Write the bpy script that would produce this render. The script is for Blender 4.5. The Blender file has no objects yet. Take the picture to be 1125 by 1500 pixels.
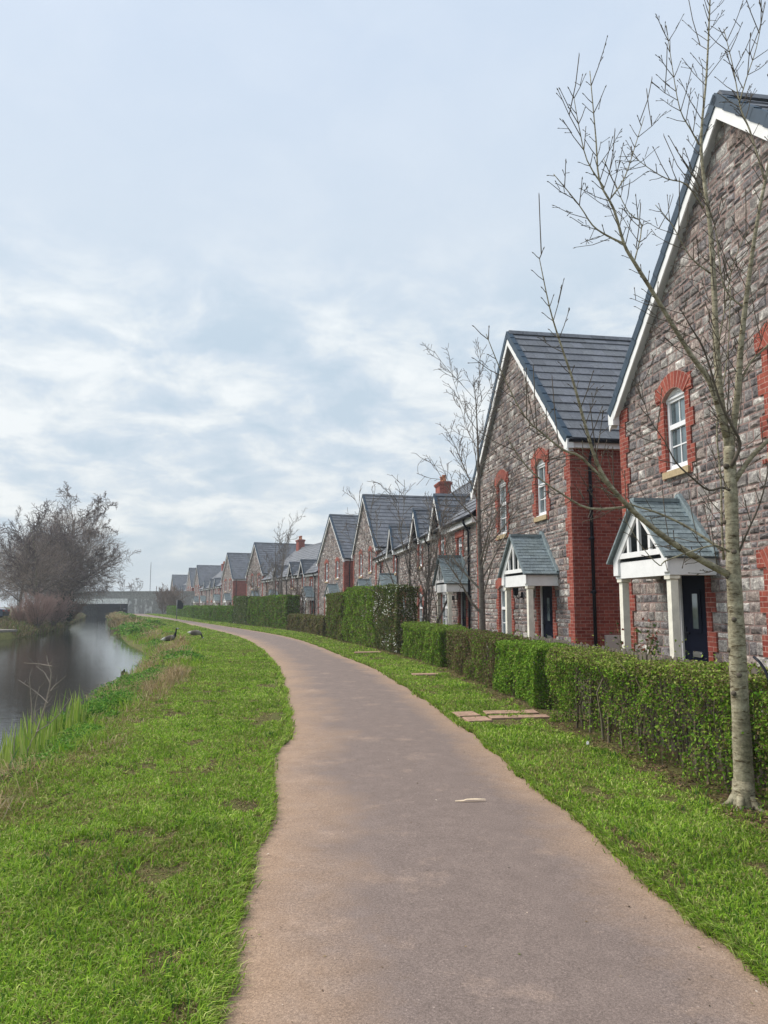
import bpy, math, random
import numpy as np
from mathutils import Vector
R = math.radians
rng = np.random.default_rng(7)
random.seed(11)
SC = bpy.context.scene
COL = SC.collection

# ------------------------------------------------------------------ camera
F_PX, PITCH = 1102.6, 0.1237
cam_d = bpy.data.cameras.new('camera'); cam = bpy.data.objects.new('camera', cam_d); COL.objects.link(cam)
cam_d.sensor_fit = 'HORIZONTAL'; cam_d.sensor_width = 36.0; cam_d.lens = 36.0 * F_PX / 1125.0
cam_d.clip_start = 0.05; cam_d.clip_end = 3000
cam.location = (0, 0, 1.6); cam.rotation_euler = (math.pi / 2 + PITCH, 0, 0)
SC.camera = cam

# ------------------------------------------------------------------ world, sun, exposure
SUN = Vector((-0.70, 0.25, 0.85)).normalized()
SC.view_settings.view_transform = 'Standard'; SC.view_settings.look = 'None'
SC.view_settings.exposure = 0.5; SC.view_settings.gamma = 1.0
w = bpy.data.worlds.new('World'); SC.world = w; w.use_nodes = True
nt = w.node_tree; nt.nodes.clear()
def N(tree, typ, **kw):
    n = tree.nodes.new(typ)
    for k, v in kw.items():
        if k in n.inputs and not hasattr(n, k): n.inputs[k].default_value = v
        else: setattr(n, k, v)
    return n
def math_node(tree, op, a, b=None, clamp=False):
    n = tree.nodes.new('ShaderNodeMath'); n.operation = op; n.use_clamp = clamp
    for i, v in enumerate((a, b)):
        if v is None: continue
        if isinstance(v, (int, float)): n.inputs[i].default_value = v
        else: tree.links.new(v, n.inputs[i])
    return n.outputs[0]
def ramp(tree, fac, stops, interp='LINEAR'):
    n = tree.nodes.new('ShaderNodeValToRGB'); cr = n.color_ramp; cr.interpolation = interp
    while len(cr.elements) < len(stops): cr.elements.new(0.5)
    for e, (p, c) in zip(cr.elements, stops):
        e.position = p; e.color = (c[0], c[1], c[2], 1) if len(c) == 3 else c
    tree.links.new(fac, n.inputs[0]); return n.outputs[0]
def mixc(tree, fac, a, b, mode='MIX'):
    n = tree.nodes.new('ShaderNodeMix'); n.data_type = 'RGBA'; n.blend_type = mode
    for sock, v in ((n.inputs[0], fac), (n.inputs[6], a), (n.inputs[7], b)):
        if isinstance(v, (int, float)): sock.default_value = v
        elif isinstance(v, tuple): sock.default_value = (v[0], v[1], v[2], 1)
        else: tree.links.new(v, sock)
    return n.outputs[2]
sky = N(nt, 'ShaderNodeTexSky', sky_type='NISHITA', sun_disc=False, sun_elevation=math.asin(SUN.z),
        sun_rotation=math.atan2(SUN.x, SUN.y), air_density=1.0, dust_density=2.0)
tc = N(nt, 'ShaderNodeTexCoord')
sep = N(nt, 'ShaderNodeSeparateXYZ'); nt.links.new(tc.outputs['Generated'], sep.inputs[0])
zc = math_node(nt, 'ADD', math_node(nt, 'MAXIMUM', sep.outputs[2], 0.0), 0.26)
cx = math_node(nt, 'DIVIDE', sep.outputs[0], zc); cy = math_node(nt, 'DIVIDE', sep.outputs[1], zc)
cmb = N(nt, 'ShaderNodeCombineXYZ'); nt.links.new(cx, cmb.inputs[0]); nt.links.new(cy, cmb.inputs[1])
n1 = N(nt, 'ShaderNodeTexNoise', Scale=1.5, Detail=3.0, Roughness=0.5); nt.links.new(cmb.outputs[0], n1.inputs['Vector'])
n2 = N(nt, 'ShaderNodeTexNoise', Scale=4.6, Detail=9.0, Roughness=0.62, Distortion=0.3); nt.links.new(cmb.outputs[0], n2.inputs['Vector'])
cl = math_node(nt, 'ADD', math_node(nt, 'MULTIPLY', n1.outputs[0], 0.42), math_node(nt, 'MULTIPLY', n2.outputs[0], 0.58))
elev_base = ramp(nt, sep.outputs[2], [(0.0, (4.6, 5.15, 5.5)), (0.13, (5.0, 5.5, 5.95)), (0.36, (5.15, 5.75, 6.3)), (0.62, (4.85, 5.6, 6.6)), (1.0, (4.4, 5.3, 6.5))])
cloudmask = ramp(nt, cl, [(0.41, (0.80, 0.87, 0.92)), (0.48, (0.95, 0.97, 0.99)), (0.53, (1.14, 1.10, 1.05)), (0.59, (1.34, 1.25, 1.15))])
band = ramp(nt, sep.outputs[2], [(0.02, (0.15,)*3), (0.10, (0.9,)*3), (0.34, (0.95,)*3), (0.46, (0.12,)*3)])
cloudc = mixc(nt, band, elev_base, mixc(nt, 1.0, elev_base, cloudmask, 'MULTIPLY'))
skyc = mixc(nt, 0.92, sky.outputs[0], cloudc)
bg = N(nt, 'ShaderNodeBackground', Strength=0.1); nt.links.new(skyc, bg.inputs[0])
out = N(nt, 'ShaderNodeOutputWorld'); nt.links.new(bg.outputs[0], out.inputs[0])
sd = bpy.data.lights.new('sun', 'SUN'); so = bpy.data.objects.new('sun', sd); COL.objects.link(so)
sd.energy = 3.0; sd.angle = R(36); sd.color = (1.0, 0.94, 0.86)
so.rotation_euler = SUN.to_track_quat('Z', 'Y').to_euler(); so.location = (-20, 10, 40)

# ------------------------------------------------------------------ geometry of the picture -> the place
_c, _s = math.cos(PITCH), math.sin(PITCH)
def at(px, py, Y):
    d = ((px - 562.5) / F_PX, _c - (750 - py) / F_PX * _s, _s + (750 - py) / F_PX * _c)
    t = Y / d[1]; return Vector((d[0] * t, Y, 1.6 + d[2] * t))
def curve(pts):
    a = np.array(pts, float); ys, xs = a[:, 0], a[:, 1]
    m = np.gradient(xs, ys)
    def fn(y):
        y = np.asarray(y, float); yc = np.clip(y, ys[0], ys[-1])
        i = np.clip(np.searchsorted(ys, yc) - 1, 0, len(ys) - 2)
        h = ys[i + 1] - ys[i]; t = (yc - ys[i]) / h
        r = (2*t**3 - 3*t**2 + 1) * xs[i] + (t**3 - 2*t**2 + t) * h * m[i] + (-2*t**3 + 3*t**2) * xs[i+1] + (t**3 - t**2) * h * m[i+1]
        return r + np.where(y > ys[-1], (y - ys[-1]) * -0.3, 0) + np.where(y < ys[0], (y - ys[0]) * m[0], 0)
    return fn
PL = curve([(-5, -.2), (0, -.47), (3.12, -.66), (4.25, -.78), (6.3, -.93), (7.6, -1.12), (8.6, -1.21), (9.5, -1.17), (10.5, -1.29), (14.8, -1.93), (18.5, -2.55), (26.6, -4.2), (37.7, -7.15), (53, -12.5), (75, -20.3), (98, -29.3), (114, -36.5), (148, -49.2)])
PR = curve([(-5, 1.9), (0, 1.85), (3.5, 1.69), (4.25, 1.60), (5.8, 1.46), (7.6, 1.31), (10.3, 1.06), (14.8, .49), (18.5, -.04), (24.8, -1.38), (37.7, -4.47), (51.7, -9.4), (67, -15.4), (107, -31), (148, -46.8)])
HB = curve([(-5, 3.1), (0, 3.0), (5.65, 2.77), (6.2, 2.76), (7.7, 2.63), (9.25, 2.43), (10.9, 2.28), (13.5, 2.1), (16, 1.9), (20.6, 1.3), (24.8, .5), (32.9, -1.5), (40, -3.1), (47.6, -5.3), (58.4, -9.4), (69.8, -14), (107, -28.0), (150, -44.5)])
BT = curve([(-5, -3.0), (0, -3.1), (6.6, -3.27), (8.6, -3.35), (12.3, -3.95), (18.5, -5.0), (28.7, -7.4), (47.6, -14.0), (72.5, -23.3), (100, -33.5), (130, -45.5), (148, -51.2)])
WR = curve([(-5, -3.9), (5, -4.05), (9.1, -4.47), (11.6, -5.1), (14.2, -5.5), (17.1, -6.25), (22.6, -7.3), (29.3, -9.0), (45.8, -15.6), (72, -25.2), (85, -29.8), (120, -43), (148, -51.9)])
WL = curve([(-5, -13.5), (10, -14), (25, -17), (47.6, -24), (54, -25.2), (64, -28), (95, -39), (122, -48.5), (148, -58.5)])
WATER_Z = -0.55

# ------------------------------------------------------------------ helpers
def tag(o, label=None, cat=None, group=None, kind=None):
    if label: o['label'] = label
    if cat: o['category'] = cat
    if group: o['group'] = group
    if kind: o['kind'] = kind
    return o
def empty(name, loc=(0, 0, 0), rz=0.0):
    o = bpy.data.objects.new(name, None); COL.objects.link(o); o.location = loc; o.rotation_euler = (0, 0, rz); o.empty_display_size = 0.3
    return o
def link_mesh(name, me, mats, parent=None):
    for m in (mats if isinstance(mats, (list, tuple)) else [mats]): me.materials.append(m)
    o = bpy.data.objects.new(name, me); COL.objects.link(o)
    if parent: o.parent = parent
    return o
def copy_tree(o, parent=None):
    c = o.copy(); COL.objects.link(c); c.parent = parent
    for ch in list(o.children): copy_tree(ch, c)
    return c
class MB:
    """collects shapes, writes ONE mesh object with box-projected UVs in metres"""
    def __init__(s): s.v = []; s.f = []; s.m = []; s.c = []; s.uv = {}; s.smooth = []
    def add(s, verts, faces, mat=0, col=(1, 1, 1), smooth=False, uvs=None):
        b = len(s.v); s.v += [tuple(p) for p in verts]; s.c += [col] * len(verts)
        for k, f in enumerate(faces):
            if uvs is not None: s.uv[len(s.f)] = [uvs[i] for i in f]
            s.f.append(tuple(i + b for i in f)); s.m.append(mat); s.smooth.append(smooth)
    def box(s, x0, x1, y0, y1, z0, z1, mat=0, col=(1, 1, 1)):
        s.add([(x0, y0, z0), (x1, y0, z0), (x1, y1, z0), (x0, y1, z0), (x0, y0, z1), (x1, y0, z1), (x1, y1, z1), (x0, y1, z1)],
              [(0, 3, 2, 1), (4, 5, 6, 7), (0, 1, 5, 4), (1, 2, 6, 5), (2, 3, 7, 6), (3, 0, 4, 7)], mat, col)
    def bevbox(s, x0, x1, y0, y1, z0, z1, b=0.008, mat=0, col=(1, 1, 1)):
        s.prism([(x0 + b, z0), (x1 - b, z0), (x1, z0 + b), (x1, z1 - b), (x1 - b, z1), (x0 + b, z1), (x0, z1 - b), (x0, z0 + b)], y0, y1, mat, col)
    def prism(s, poly, y0, y1, mat=0, col=(1, 1, 1)):
        """poly in (x,z) counter-clockwise seen from -y"""
        n = len(poly)
        s.add([(x, y0, z) for x, z in poly] + [(x, y1, z) for x, z in poly],
              [tuple(range(n)), tuple(range(2 * n - 1, n - 1, -1))] + [(i, n + i, n + (i + 1) % n, (i + 1) % n) for i in range(n)], mat, col)
    def beam(s, p, q, wx, wz, mat=0, col=(1, 1, 1), up=(0, 0, 1)):
        p = Vector(p); q = Vector(q); d = (q - p).normalized(); up = Vector(up)
        if abs(d.dot(up)) > 0.98: up = Vector((1, 0, 0))
        a = d.cross(up).normalized(); b = a.cross(d).normalized(); vs = []
        for e in (p, q):
            for sx, sz in ((-1, -1), (1, -1), (1, 1), (-1, 1)): vs.append(e + a * sx * wx / 2 + b * sz * wz / 2)
        s.add(vs, [(0, 1, 2, 3), (7, 6, 5, 4), (0, 4, 5, 1), (1, 5, 6, 2), (2, 6, 7, 3), (3, 7, 4, 0)], mat, col)
    def tube(s, pts, rad, sides=6, mat=0, col=(1, 1, 1), cap=True):
        pts = [Vector(p) for p in pts]; n = len(pts)
        if isinstance(rad, (int, float)): rad = [rad] * n
        vs = []; ref = Vector((0.13, 0.31, 0.94))
        for i, p in enumerate(pts):
            d = (pts[min(i + 1, n - 1)] - pts[max(i - 1, 0)])
            if d.length < 1e-9: d = Vector((0, 0, 1))
            d.normalize()
            if abs(d.dot(ref)) > 0.985: rr = Vector((1, 0, 0))
            else: rr = ref
            a = d.cross(rr).normalized(); b = d.cross(a)
            for k in range(sides):
                t = 2 * math.pi * k / sides; vs.append(p + (a * math.cos(t) + b * math.sin(t)) * rad[i])
        fs = [(i * sides + k, i * sides + (k + 1) % sides, (i + 1) * sides + (k + 1) % sides, (i + 1) * sides + k) for i in range(n - 1) for k in range(sides)]
        if cap: fs += [tuple(range(sides - 1, -1, -1)), tuple((n - 1) * sides + k for k in range(sides))]
        s.add(vs, fs, mat, col, smooth=True)
    def lathe(s, prof, c=(0, 0, 0), sides=12, mat=0, col=(1, 1, 1)):
        n = len(prof); vs = [(c[0] + r * math.cos(2 * math.pi * k / sides), c[1] + r * math.sin(2 * math.pi * k / sides), c[2] + z) for r, z in prof for k in range(sides)]
        fs = [(i * sides + k, i * sides + (k + 1) % sides, (i + 1) * sides + (k + 1) % sides, (i + 1) * sides + k) for i in range(n - 1) for k in range(sides)]
        fs += [tuple(range(sides - 1, -1, -1)), tuple((n - 1) * sides + k for k in range(sides))]
        s.add(vs, fs, mat, col, smooth=True)
    def build(s, name, mats, parent=None):
        me = bpy.data.meshes.new(name); me.from_pydata(s.v, [], s.f)
        me.polygons.foreach_set('material_index', s.m); me.polygons.foreach_set('use_smooth', s.smooth)
        at_ = me.attributes.new('Col', 'FLOAT_COLOR', 'POINT')
        ca = np.ones((len(s.v), 4), np.float32); ca[:, :3] = np.array(s.c, np.float32).reshape(-1, 3)
        at_.data.foreach_set('color', ca.ravel())
        uvl = me.uv_layers.new(name='UVMap'); me.update()
        V = np.array(s.v); uv = np.zeros((len(me.loops), 2), np.float32); li = 0
        for k, p in enumerate(me.polygons):
            nrm = p.normal; f = s.f[k]
            if k in s.uv:
                for j, q in enumerate(s.uv[k]): uv[li + j] = q
            else:
                P = V[list(f)]; ax = max(range(3), key=lambda i: abs(nrm[i]))
                if ax == 0: uv[li:li + len(f)] = P[:, [1, 2]]
                elif ax == 1: uv[li:li + len(f)] = P[:, [0, 2]]
                else: uv[li:li + len(f)] = P[:, [0, 1]]
            li += len(f)
        uvl.data.foreach_set('uv', uv.ravel())
        return link_mesh(name, me, mats, parent)
def quads_obj(name, V, C, mats, parent=None, per=4, smooth=False, mat_index=None):
    """V: (n,per,3) quads (per=4) or ribbons of two quads (per=6); C: (n,3)"""
    n = len(V); me = bpy.data.meshes.new(name)
    me.vertices.add(n * per); me.vertices.foreach_set('co', np.ascontiguousarray(V, np.float32).ravel())
    base = np.arange(n)[:, None] * per
    idx = (base + np.arange(4)[None]) if per == 4 else np.concatenate([base + np.array([0, 1, 3, 2]), base + np.array([2, 3, 5, 4])], 1).reshape(-1, 4)
    nf = len(idx.reshape(-1, 4)); me.loops.add(nf * 4); me.polygons.add(nf)
    me.loops.foreach_set('vertex_index', idx.ravel().astype(np.int32))
    me.polygons.foreach_set('loop_start', np.arange(nf, dtype=np.int32) * 4)
    if smooth: me.polygons.foreach_set('use_smooth', np.ones(nf, bool))
    me.update(calc_edges=True)
    a = me.attributes.new('Col', 'FLOAT_COLOR', 'POINT'); ca = np.ones((n * per, 4), np.float32); ca[:, :3] = np.repeat(C, per, axis=0)
    a.data.foreach_set('color', ca.ravel())
    return link_mesh(name, me, mats, parent)
def leaf_quads(P, L, W, nbias=None, bias=0.0):
    n = len(P); a = rng.normal(size=(n, 3)); a /= np.linalg.norm(a, axis=1)[:, None] + 1e-9
    nr = rng.normal(size=(n, 3))
    if nbias is not None: nr = nr * (1 - bias) + np.asarray(nbias) * bias * 2
    nr /= np.linalg.norm(nr, axis=1)[:, None] + 1e-9
    a = a - nr * (a * nr).sum(1)[:, None]; a /= np.linalg.norm(a, axis=1)[:, None] + 1e-9
    b = np.cross(nr, a); L = np.broadcast_to(L, n)[:, None]; W = np.broadcast_to(W, n)[:, None]
    return np.stack([P - a * L / 2, P + b * W / 2 - a * L * .05, P + a * L / 2, P - b * W / 2 - a * L * .05], 1)
def palette(n, cols, jit=0.15):
    c = np.array(cols)[rng.integers(0, len(cols), n)]; return np.clip(c * (1 + rng.normal(size=(n, 1)) * jit), 0.004, 1)
def blade_quads(P, H, Wd, lean, az=None):
    n = len(P); az = rng.uniform(0, 2 * np.pi, n) if az is None else az
    d = np.stack([np.cos(az), np.sin(az), np.zeros(n)], 1); sd_ = rng.uniform(0, 2 * np.pi, n)
    sv = np.stack([np.cos(sd_), np.sin(sd_), np.zeros(n)], 1)
    H = np.broadcast_to(H, n)[:, None]; Wd = np.broadcast_to(Wd, n)[:, None]; lean = np.broadcast_to(lean, n)[:, None]
    up = np.array([[0, 0, 1.0]])
    m = P + up * H * .6 + d * H * lean * .35; t = P + up * H * (1 - .35 * lean) + d * H * lean
    return np.stack([P - sv * Wd / 2, P + sv * Wd / 2, m - sv * Wd * .4, m + sv * Wd * .4, t - sv * Wd * .06, t + sv * Wd * .06], 1)
def vnoise(x, y, sc, seed=0):
    x = np.asarray(x) * sc + seed * 17.3; y = np.asarray(y) * sc + seed * 9.1
    xi, yi = np.floor(x).astype(int), np.floor(y).astype(int); fx, fy = x - xi, y - yi
    fx = fx * fx * (3 - 2 * fx); fy = fy * fy * (3 - 2 * fy)
    h = lambda i, j: np.modf(np.abs(np.sin(i * 127.1 + j * 311.7 + seed * 7.7) * 43758.5453))[0]
    return (h(xi, yi) * (1 - fx) + h(xi + 1, yi) * fx) * (1 - fy) + (h(xi, yi + 1) * (1 - fx) + h(xi + 1, yi + 1) * fx) * fy

# ------------------------------------------------------------------ materials
def new_mat(name):
    m = bpy.data.materials.new(name); m.use_nodes = True; t = m.node_tree; t.nodes.clear()
    o = t.nodes.new('ShaderNodeOutputMaterial'); p = t.nodes.new('ShaderNodeBsdfPrincipled'); t.links.new(p.outputs[0], o.inputs[0])
    return m, t, p
def setc(t, sock, v):
    if isinstance(v, tuple): sock.default_value = (v[0], v[1], v[2], 1)
    else: t.links.new(v, sock)
def bump(t, p, h, strength, dist):
    b = t.nodes.new('ShaderNodeBump'); b.inputs['Strength'].default_value = strength; b.inputs['Distance'].default_value = dist
    t.links.new(h, b.inputs['Height']); t.links.new(b.outputs[0], p.inputs['Normal'])
def noise(t, scale, detail=4, rough=.55, coord='Object', dist=0.0, vec=None):
    n = t.nodes.new('ShaderNodeTexNoise'); n.inputs['Scale'].default_value = scale; n.inputs['Detail'].default_value = detail
    n.inputs['Roughness'].default_value = rough; n.inputs['Distortion'].default_value = dist
    if vec is None:
        c = t.nodes.new('ShaderNodeTexCoord'); vec = c.outputs[coord]
    t.links.new(vec, n.inputs['Vector']); return n.outputs[0]
def mapped(t, scale, coord='Object'):
    c = t.nodes.new('ShaderNodeTexCoord'); m = t.nodes.new('ShaderNodeMapping'); m.inputs['Scale'].default_value = scale
    t.links.new(c.outputs[coord], m.inputs[0]); return m.outputs[0]
def attr(t, name='Col'):
    a = t.nodes.new('ShaderNodeAttribute'); a.attribute_name = name; return a.outputs['Color']
def simple(name, col, rough=.6, nscale=None, namp=.25, bstr=0, spec=.15, metal=0.0, usecol=False, coord='Object'):
    m, t, p = new_mat(name); p.inputs['Roughness'].default_value = rough; p.inputs['Specular IOR Level'].default_value = spec; p.inputs['Metallic'].default_value = metal
    c = col
    if usecol: c = mixc(t, 1.0, attr(t), col, 'MULTIPLY')
    if nscale:
        nz = noise(t, nscale, 6, .6, coord); v = ramp(t, nz, [(.3, (1 - namp,) * 3), (.7, (1 + namp,) * 3)])
        c = mixc(t, 1.0, c, v, 'MULTIPLY')
        if bstr: bump(t, p, nz, bstr, .02)
    setc(t, p.inputs['Base Color'], c); return m
def leafmat(name, rough=.55, trans=.25):
    m, t, p = new_mat(name); a = attr(t); t.links.new(a, p.inputs['Base Color']); p.inputs['Roughness'].default_value = rough; p.inputs['Specular IOR Level'].default_value = .03
    tr = t.nodes.new('ShaderNodeBsdfTranslucent'); t.links.new(a, tr.inputs[0]); mx = t.nodes.new('ShaderNodeMixShader'); mx.inputs[0].default_value = trans
    t.links.new(p.outputs[0], mx.inputs[1]); t.links.new(tr.outputs[0], mx.inputs[2])
    o = [n for n in t.nodes if n.type == 'OUTPUT_MATERIAL'][0]; t.links.new(mx.outputs[0], o.inputs[0]); return m
M = {}
def stone_mat():
    m, t, p = new_mat('rubble stone'); p.inputs['Roughness'].default_value = .9; p.inputs['Specular IOR Level'].default_value = .08
    nz = noise(t, 11, 9, .75); n2_ = noise(t, 40, 5, .7)
    c = mixc(t, 1.0, attr(t), ramp(t, nz, [(.32, (.30, .28, .30)), (.44, (.75, .72, .73)), (.54, (1.1, 1.08, 1.05)), (.66, (2.0, 1.97, 1.9))]), 'MULTIPLY')
    c = mixc(t, 1.0, c, ramp(t, n2_, [(.35, (.75,) * 3), (.65, (1.22,) * 3)]), 'MULTIPLY')
    setc(t, p.inputs['Base Color'], c)
    bump(t, p, math_node(t, 'ADD', nz, math_node(t, 'MULTIPLY', n2_, .5)), .9, .03); return m
M['stone'] = stone_mat()
M['mortar'] = simple('pink mortar', (.27, .185, .165), .95, 40, .3, .4)
def brick_mat(name, soldier=False):
    m, t, p = new_mat(name); p.inputs['Roughness'].default_value = .9; p.inputs['Specular IOR Level'].default_value = .08
    c = t.nodes.new('ShaderNodeTexCoord'); b = t.nodes.new('ShaderNodeTexBrick'); t.links.new(c.outputs['UV'], b.inputs['Vector'])
    b.inputs['Scale'].default_value = 1; b.inputs['Brick Width'].default_value = .075 if soldier else .225
    b.inputs['Row Height'].default_value = .215 if soldier else .075; b.inputs['Mortar Size'].default_value = .006
    b.offset = .0 if soldier else .5; b.inputs['Bias'].default_value = 0
    b.inputs['Color1'].default_value = (.33, .095, .068, 1); b.inputs['Color2'].default_value = (.205, .046, .036, 1); b.inputs['Mortar'].default_value = (.38, .23, .19, 1)
    nz = noise(t, 16, 6, .65); n3 = noise(t, 1.3, 3, .5)
    cc = mixc(t, 1.0, b.outputs[0], ramp(t, nz, [(.3, (.72,) * 3), (.7, (1.28,) * 3)]), 'MULTIPLY')
    cc = mixc(t, 1.0, cc, ramp(t, n3, [(.3, (.85,) * 3), (.7, (1.12,) * 3)]), 'MULTIPLY')
    setc(t, p.inputs['Base Color'], cc)
    bump(t, p, math_node(t, 'ADD', math_node(t, 'MULTIPLY', b.outputs['Fac'], -1.0), math_node(t, 'MULTIPLY', nz, .4)), .6, .008); return m
M['brick'] = brick_mat('red brick'); M['soldier'] = brick_mat('red soldier brick', True)
M['tile'] = simple('slate grey roof tile', (.155, .163, .180), .6, 14, .22, .25, usecol=True)
M['verge'] = simple('dark verge cap', (.045, .07, .10), .5, 8, .15)
M['portile'] = simple('green grey porch slate', (.215, .262, .275), .65, 20, .25, .3, usecol=True)
M['white'] = simple('white painted wood', (.80, .80, .79), .5, 5, .07)
M['upvc'] = simple('white window frame', (.80, .81, .82), .35)
M['cream'] = simple('weathered cream paint', (.80, .77, .66), .6, 7, .14, .15)
M['soffit'] = simple('grey white soffit', (.55, .55, .56), .6, 4, .1)
M['navy'] = simple('navy painted door', (.004, .006, .017), .6, 9, .15, spec=.06)
M['black'] = simple('black plastic', (.010, .012, .020), .45, spec=.2)
M['sill'] = simple('buff stone sill', (.42, .33, .20), .8, 15, .2, .2)
M['chrome'] = simple('brushed letter plate', (.55, .56, .56), .3, metal=.9)
M['meter'] = simple('grey white meter box', (.62, .60, .57), .5, 5, .08)
M['terra'] = simple('terracotta pot', (.45, .19, .10), .8, 12, .2)
M['wood'] = simple('weathered fence wood', (.15, .125, .10), .9, None)
def wood_mat(name, c1, c2):
    m, t, p = new_mat(name); p.inputs['Roughness'].default_value = .9; p.inputs['Specular IOR Level'].default_value = .1
    nz = noise(t, 1, 6, .65, vec=mapped(t, (18, 18, 2.2))); setc(t, p.inputs['Base Color'], ramp(t, nz, [(.3, c1), (.7, c2)])); bump(t, p, nz, .5, .01); return m
M['wood'] = wood_mat('weathered fence wood', (.075, .062, .05), (.21, .18, .15))
def glass_mat():
    m, t, p = new_mat('window glass'); p.inputs['Roughness'].default_value = .04; p.inputs['Specular IOR Level'].default_value = 1.0; p.inputs['IOR'].default_value = 1.7
    nz = noise(t, 1.4, 3, .5); setc(t, p.inputs['Base Color'], ramp(t, nz, [(.40, (.055, .085, .095)), (.60, (.17, .22, .23))])); return m  # pale cyan of the reflected sky painted into the base colour
M['glass'] = glass_mat()
def bark_mat(name, c1, c2, c3, sc=9):
    m, t, p = new_mat(name); p.inputs['Roughness'].default_value = .9; p.inputs['Specular IOR Level'].default_value = .1
    nz = noise(t, sc, 8, .7, vec=mapped(t, (1, 1, 2.2))); n2_ = noise(t, sc * 5, 4, .6)
    lent = noise(t, 1, 4, .7, vec=mapped(t, (10, 10, 42)))
    c = ramp(t, nz, [(.3, c1), (.5, c2), (.7, c3)])
    c = mixc(t, 1.0, c, ramp(t, n2_, [(.3, (.72,) * 3), (.7, (1.25,) * 3)]), 'MULTIPLY')
    c = mixc(t, 1.0, c, ramp(t, lent, [(.56, (1,) * 3), (.64, (.36, .31, .26))]), 'MULTIPLY')
    setc(t, p.inputs['Base Color'], c); bump(t, p, math_node(t, 'ADD', nz, lent), .6, .012); return m
M['bark'] = bark_mat('pale lichened bark', (.13, .112, .075), (.285, .255, .175), (.43, .40, .29))
M['twig'] = simple('dark twig bark', (.105, .088, .068), .85, 6, .3)
M['greybark'] = bark_mat('grey brown bark', (.10, .085, .075), (.17, .15, .13), (.25, .22, .19))
M['leaf'] = leafmat('hedge leaf'); M['grass'] = leafmat('grass blade', .6, .3); M['dry'] = leafmat('dry stalk', .8, .2)
M['hazetwig'] = simple('twig', (1, 1, 1), .9, usecol=True)
M['petal'] = leafmat('white petal', .6, .3)
def ground_mat():
    m, t, p = new_mat('turf and soil'); p.inputs['Roughness'].default_value = .95; p.inputs['Specular IOR Level'].default_value = .1
    a = noise(t, .55, 6, .6); b = noise(t, 5, 6, .65); d = noise(t, 60, 3, .6)
    g = ramp(t, b, [(.28, (.075, .07, .03)), (.5, (.11, .115, .035)), (.72, (.17, .15, .065))])
    soil = ramp(t, d, [(.3, (.06, .038, .024)), (.5, (.13, .088, .055)), (.7, (.24, .17, .11))])
    mask = ramp(t, math_node(t, 'ADD', math_node(t, 'MULTIPLY', a, .55), math_node(t, 'MULTIPLY', b, .45)), [(.56, (0,) * 3), (.64, (.85,) * 3)])
    c = mixc(t, mask, g, soil); c = mixc(t, attr(t), soil, c)
    c = mixc(t, 1.0, c, ramp(t, d, [(.3, (.7,) * 3), (.7, (1.25,) * 3)]), 'MULTIPLY')
    setc(t, p.inputs['Base Color'], c); bump(t, p, math_node(t, 'ADD', b, d), .7, .03); return m
M['ground'] = ground_mat()
def path_mat():
    m, t, p = new_mat('worn tarmac path'); p.inputs['Roughness'].default_value = .9; p.inputs['Specular IOR Level'].default_value = .25
    tc_ = t.nodes.new('ShaderNodeTexCoord'); sp = t.nodes.new('ShaderNodeSeparateXYZ'); t.links.new(tc_.outputs['UV'], sp.inputs[0])
    big = noise(t, .9, 6, .6); mid = noise(t, 5.5, 9, .72); fine = noise(t, 85, 4, .75); grit = noise(t, 210, 2, .6)
    u = sp.outputs[0]
    dl = math_node(t, 'MULTIPLY', u, 1.0); dr = math_node(t, 'SUBTRACT', 1.0, u); ed = math_node(t, 'MINIMUM', math_node(t, 'MULTIPLY', dl, .62), dr)
    ed = math_node(t, 'ADD', ed, math_node(t, 'MULTIPLY', math_node(t, 'SUBTRACT', mid, .5), .22))
    ed = math_node(t, 'ADD', ed, math_node(t, 'MULTIPLY', math_node(t, 'SUBTRACT', big, .5), .30))
    c = ramp(t, mid, [(.3, (.165, .127, .110)), (.55, (.195, .150, .130)), (.75, (.232, .180, .155))])
    sand = ramp(t, mid, [(.3, (.26, .175, .12)), (.7, (.39, .27, .185))])
    c = mixc(t, ramp(t, ed, [(.02, (.95,) * 3), (.09, (.6,) * 3), (.21, (.0,) * 3)]), c, sand)
    sp_ = noise(t, 1.7, 5, .7); c = mixc(t, ramp(t, sp_, [(.56, (0,) * 3), (.70, (.36,) * 3)]), c, (.40, .29, .22))
    c = mixc(t, 1.0, c, ramp(t, fine, [(.3, (.62,) * 3), (.7, (1.38,) * 3)]), 'MULTIPLY')
    c = mixc(t, 1.0, c, ramp(t, grit, [(.3, (.70,) * 3), (.5, (1.0,) * 3), (.64, (1.15,) * 3), (.72, (1.9,) * 3)]), 'MULTIPLY')
    vor = t.nodes.new('ShaderNodeTexVoronoi'); vor.inputs['Scale'].default_value = 9; t.links.new(tc_.outputs['Object'], vor.inputs['Vector'])
    c = mixc(t, ramp(t, vor.outputs['Distance'], [(.035, (.7,) * 3), (.06, (0,) * 3)]), c, (.42, .34, .29))
    setc(t, p.inputs['Base Color'], c); bump(t, p, math_node(t, 'ADD', fine, math_node(t, 'MULTIPLY', grit, .5)), .5, .006); return m
M['path'] = path_mat()
def water_mat():
    m, t, p = new_mat('canal water'); setc(t, p.inputs['Base Color'], (.016, .018, .014)); p.inputs['Roughness'].default_value = .015; p.inputs['IOR'].default_value = 1.33
    p.inputs['Specular IOR Level'].default_value = .5
    a = noise(t, 1, 4, .6, vec=mapped(t, (2.0, 9, 1)), dist=.6); b = noise(t, 1, 3, .5, vec=mapped(t, (.35, 1.6, 1)))
    bump(t, p, math_node(t, 'ADD', math_node(t, 'MULTIPLY', a, .55), math_node(t, 'MULTIPLY', b, .6)),   .21, .025); return m
M['water'] = water_mat()
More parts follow.
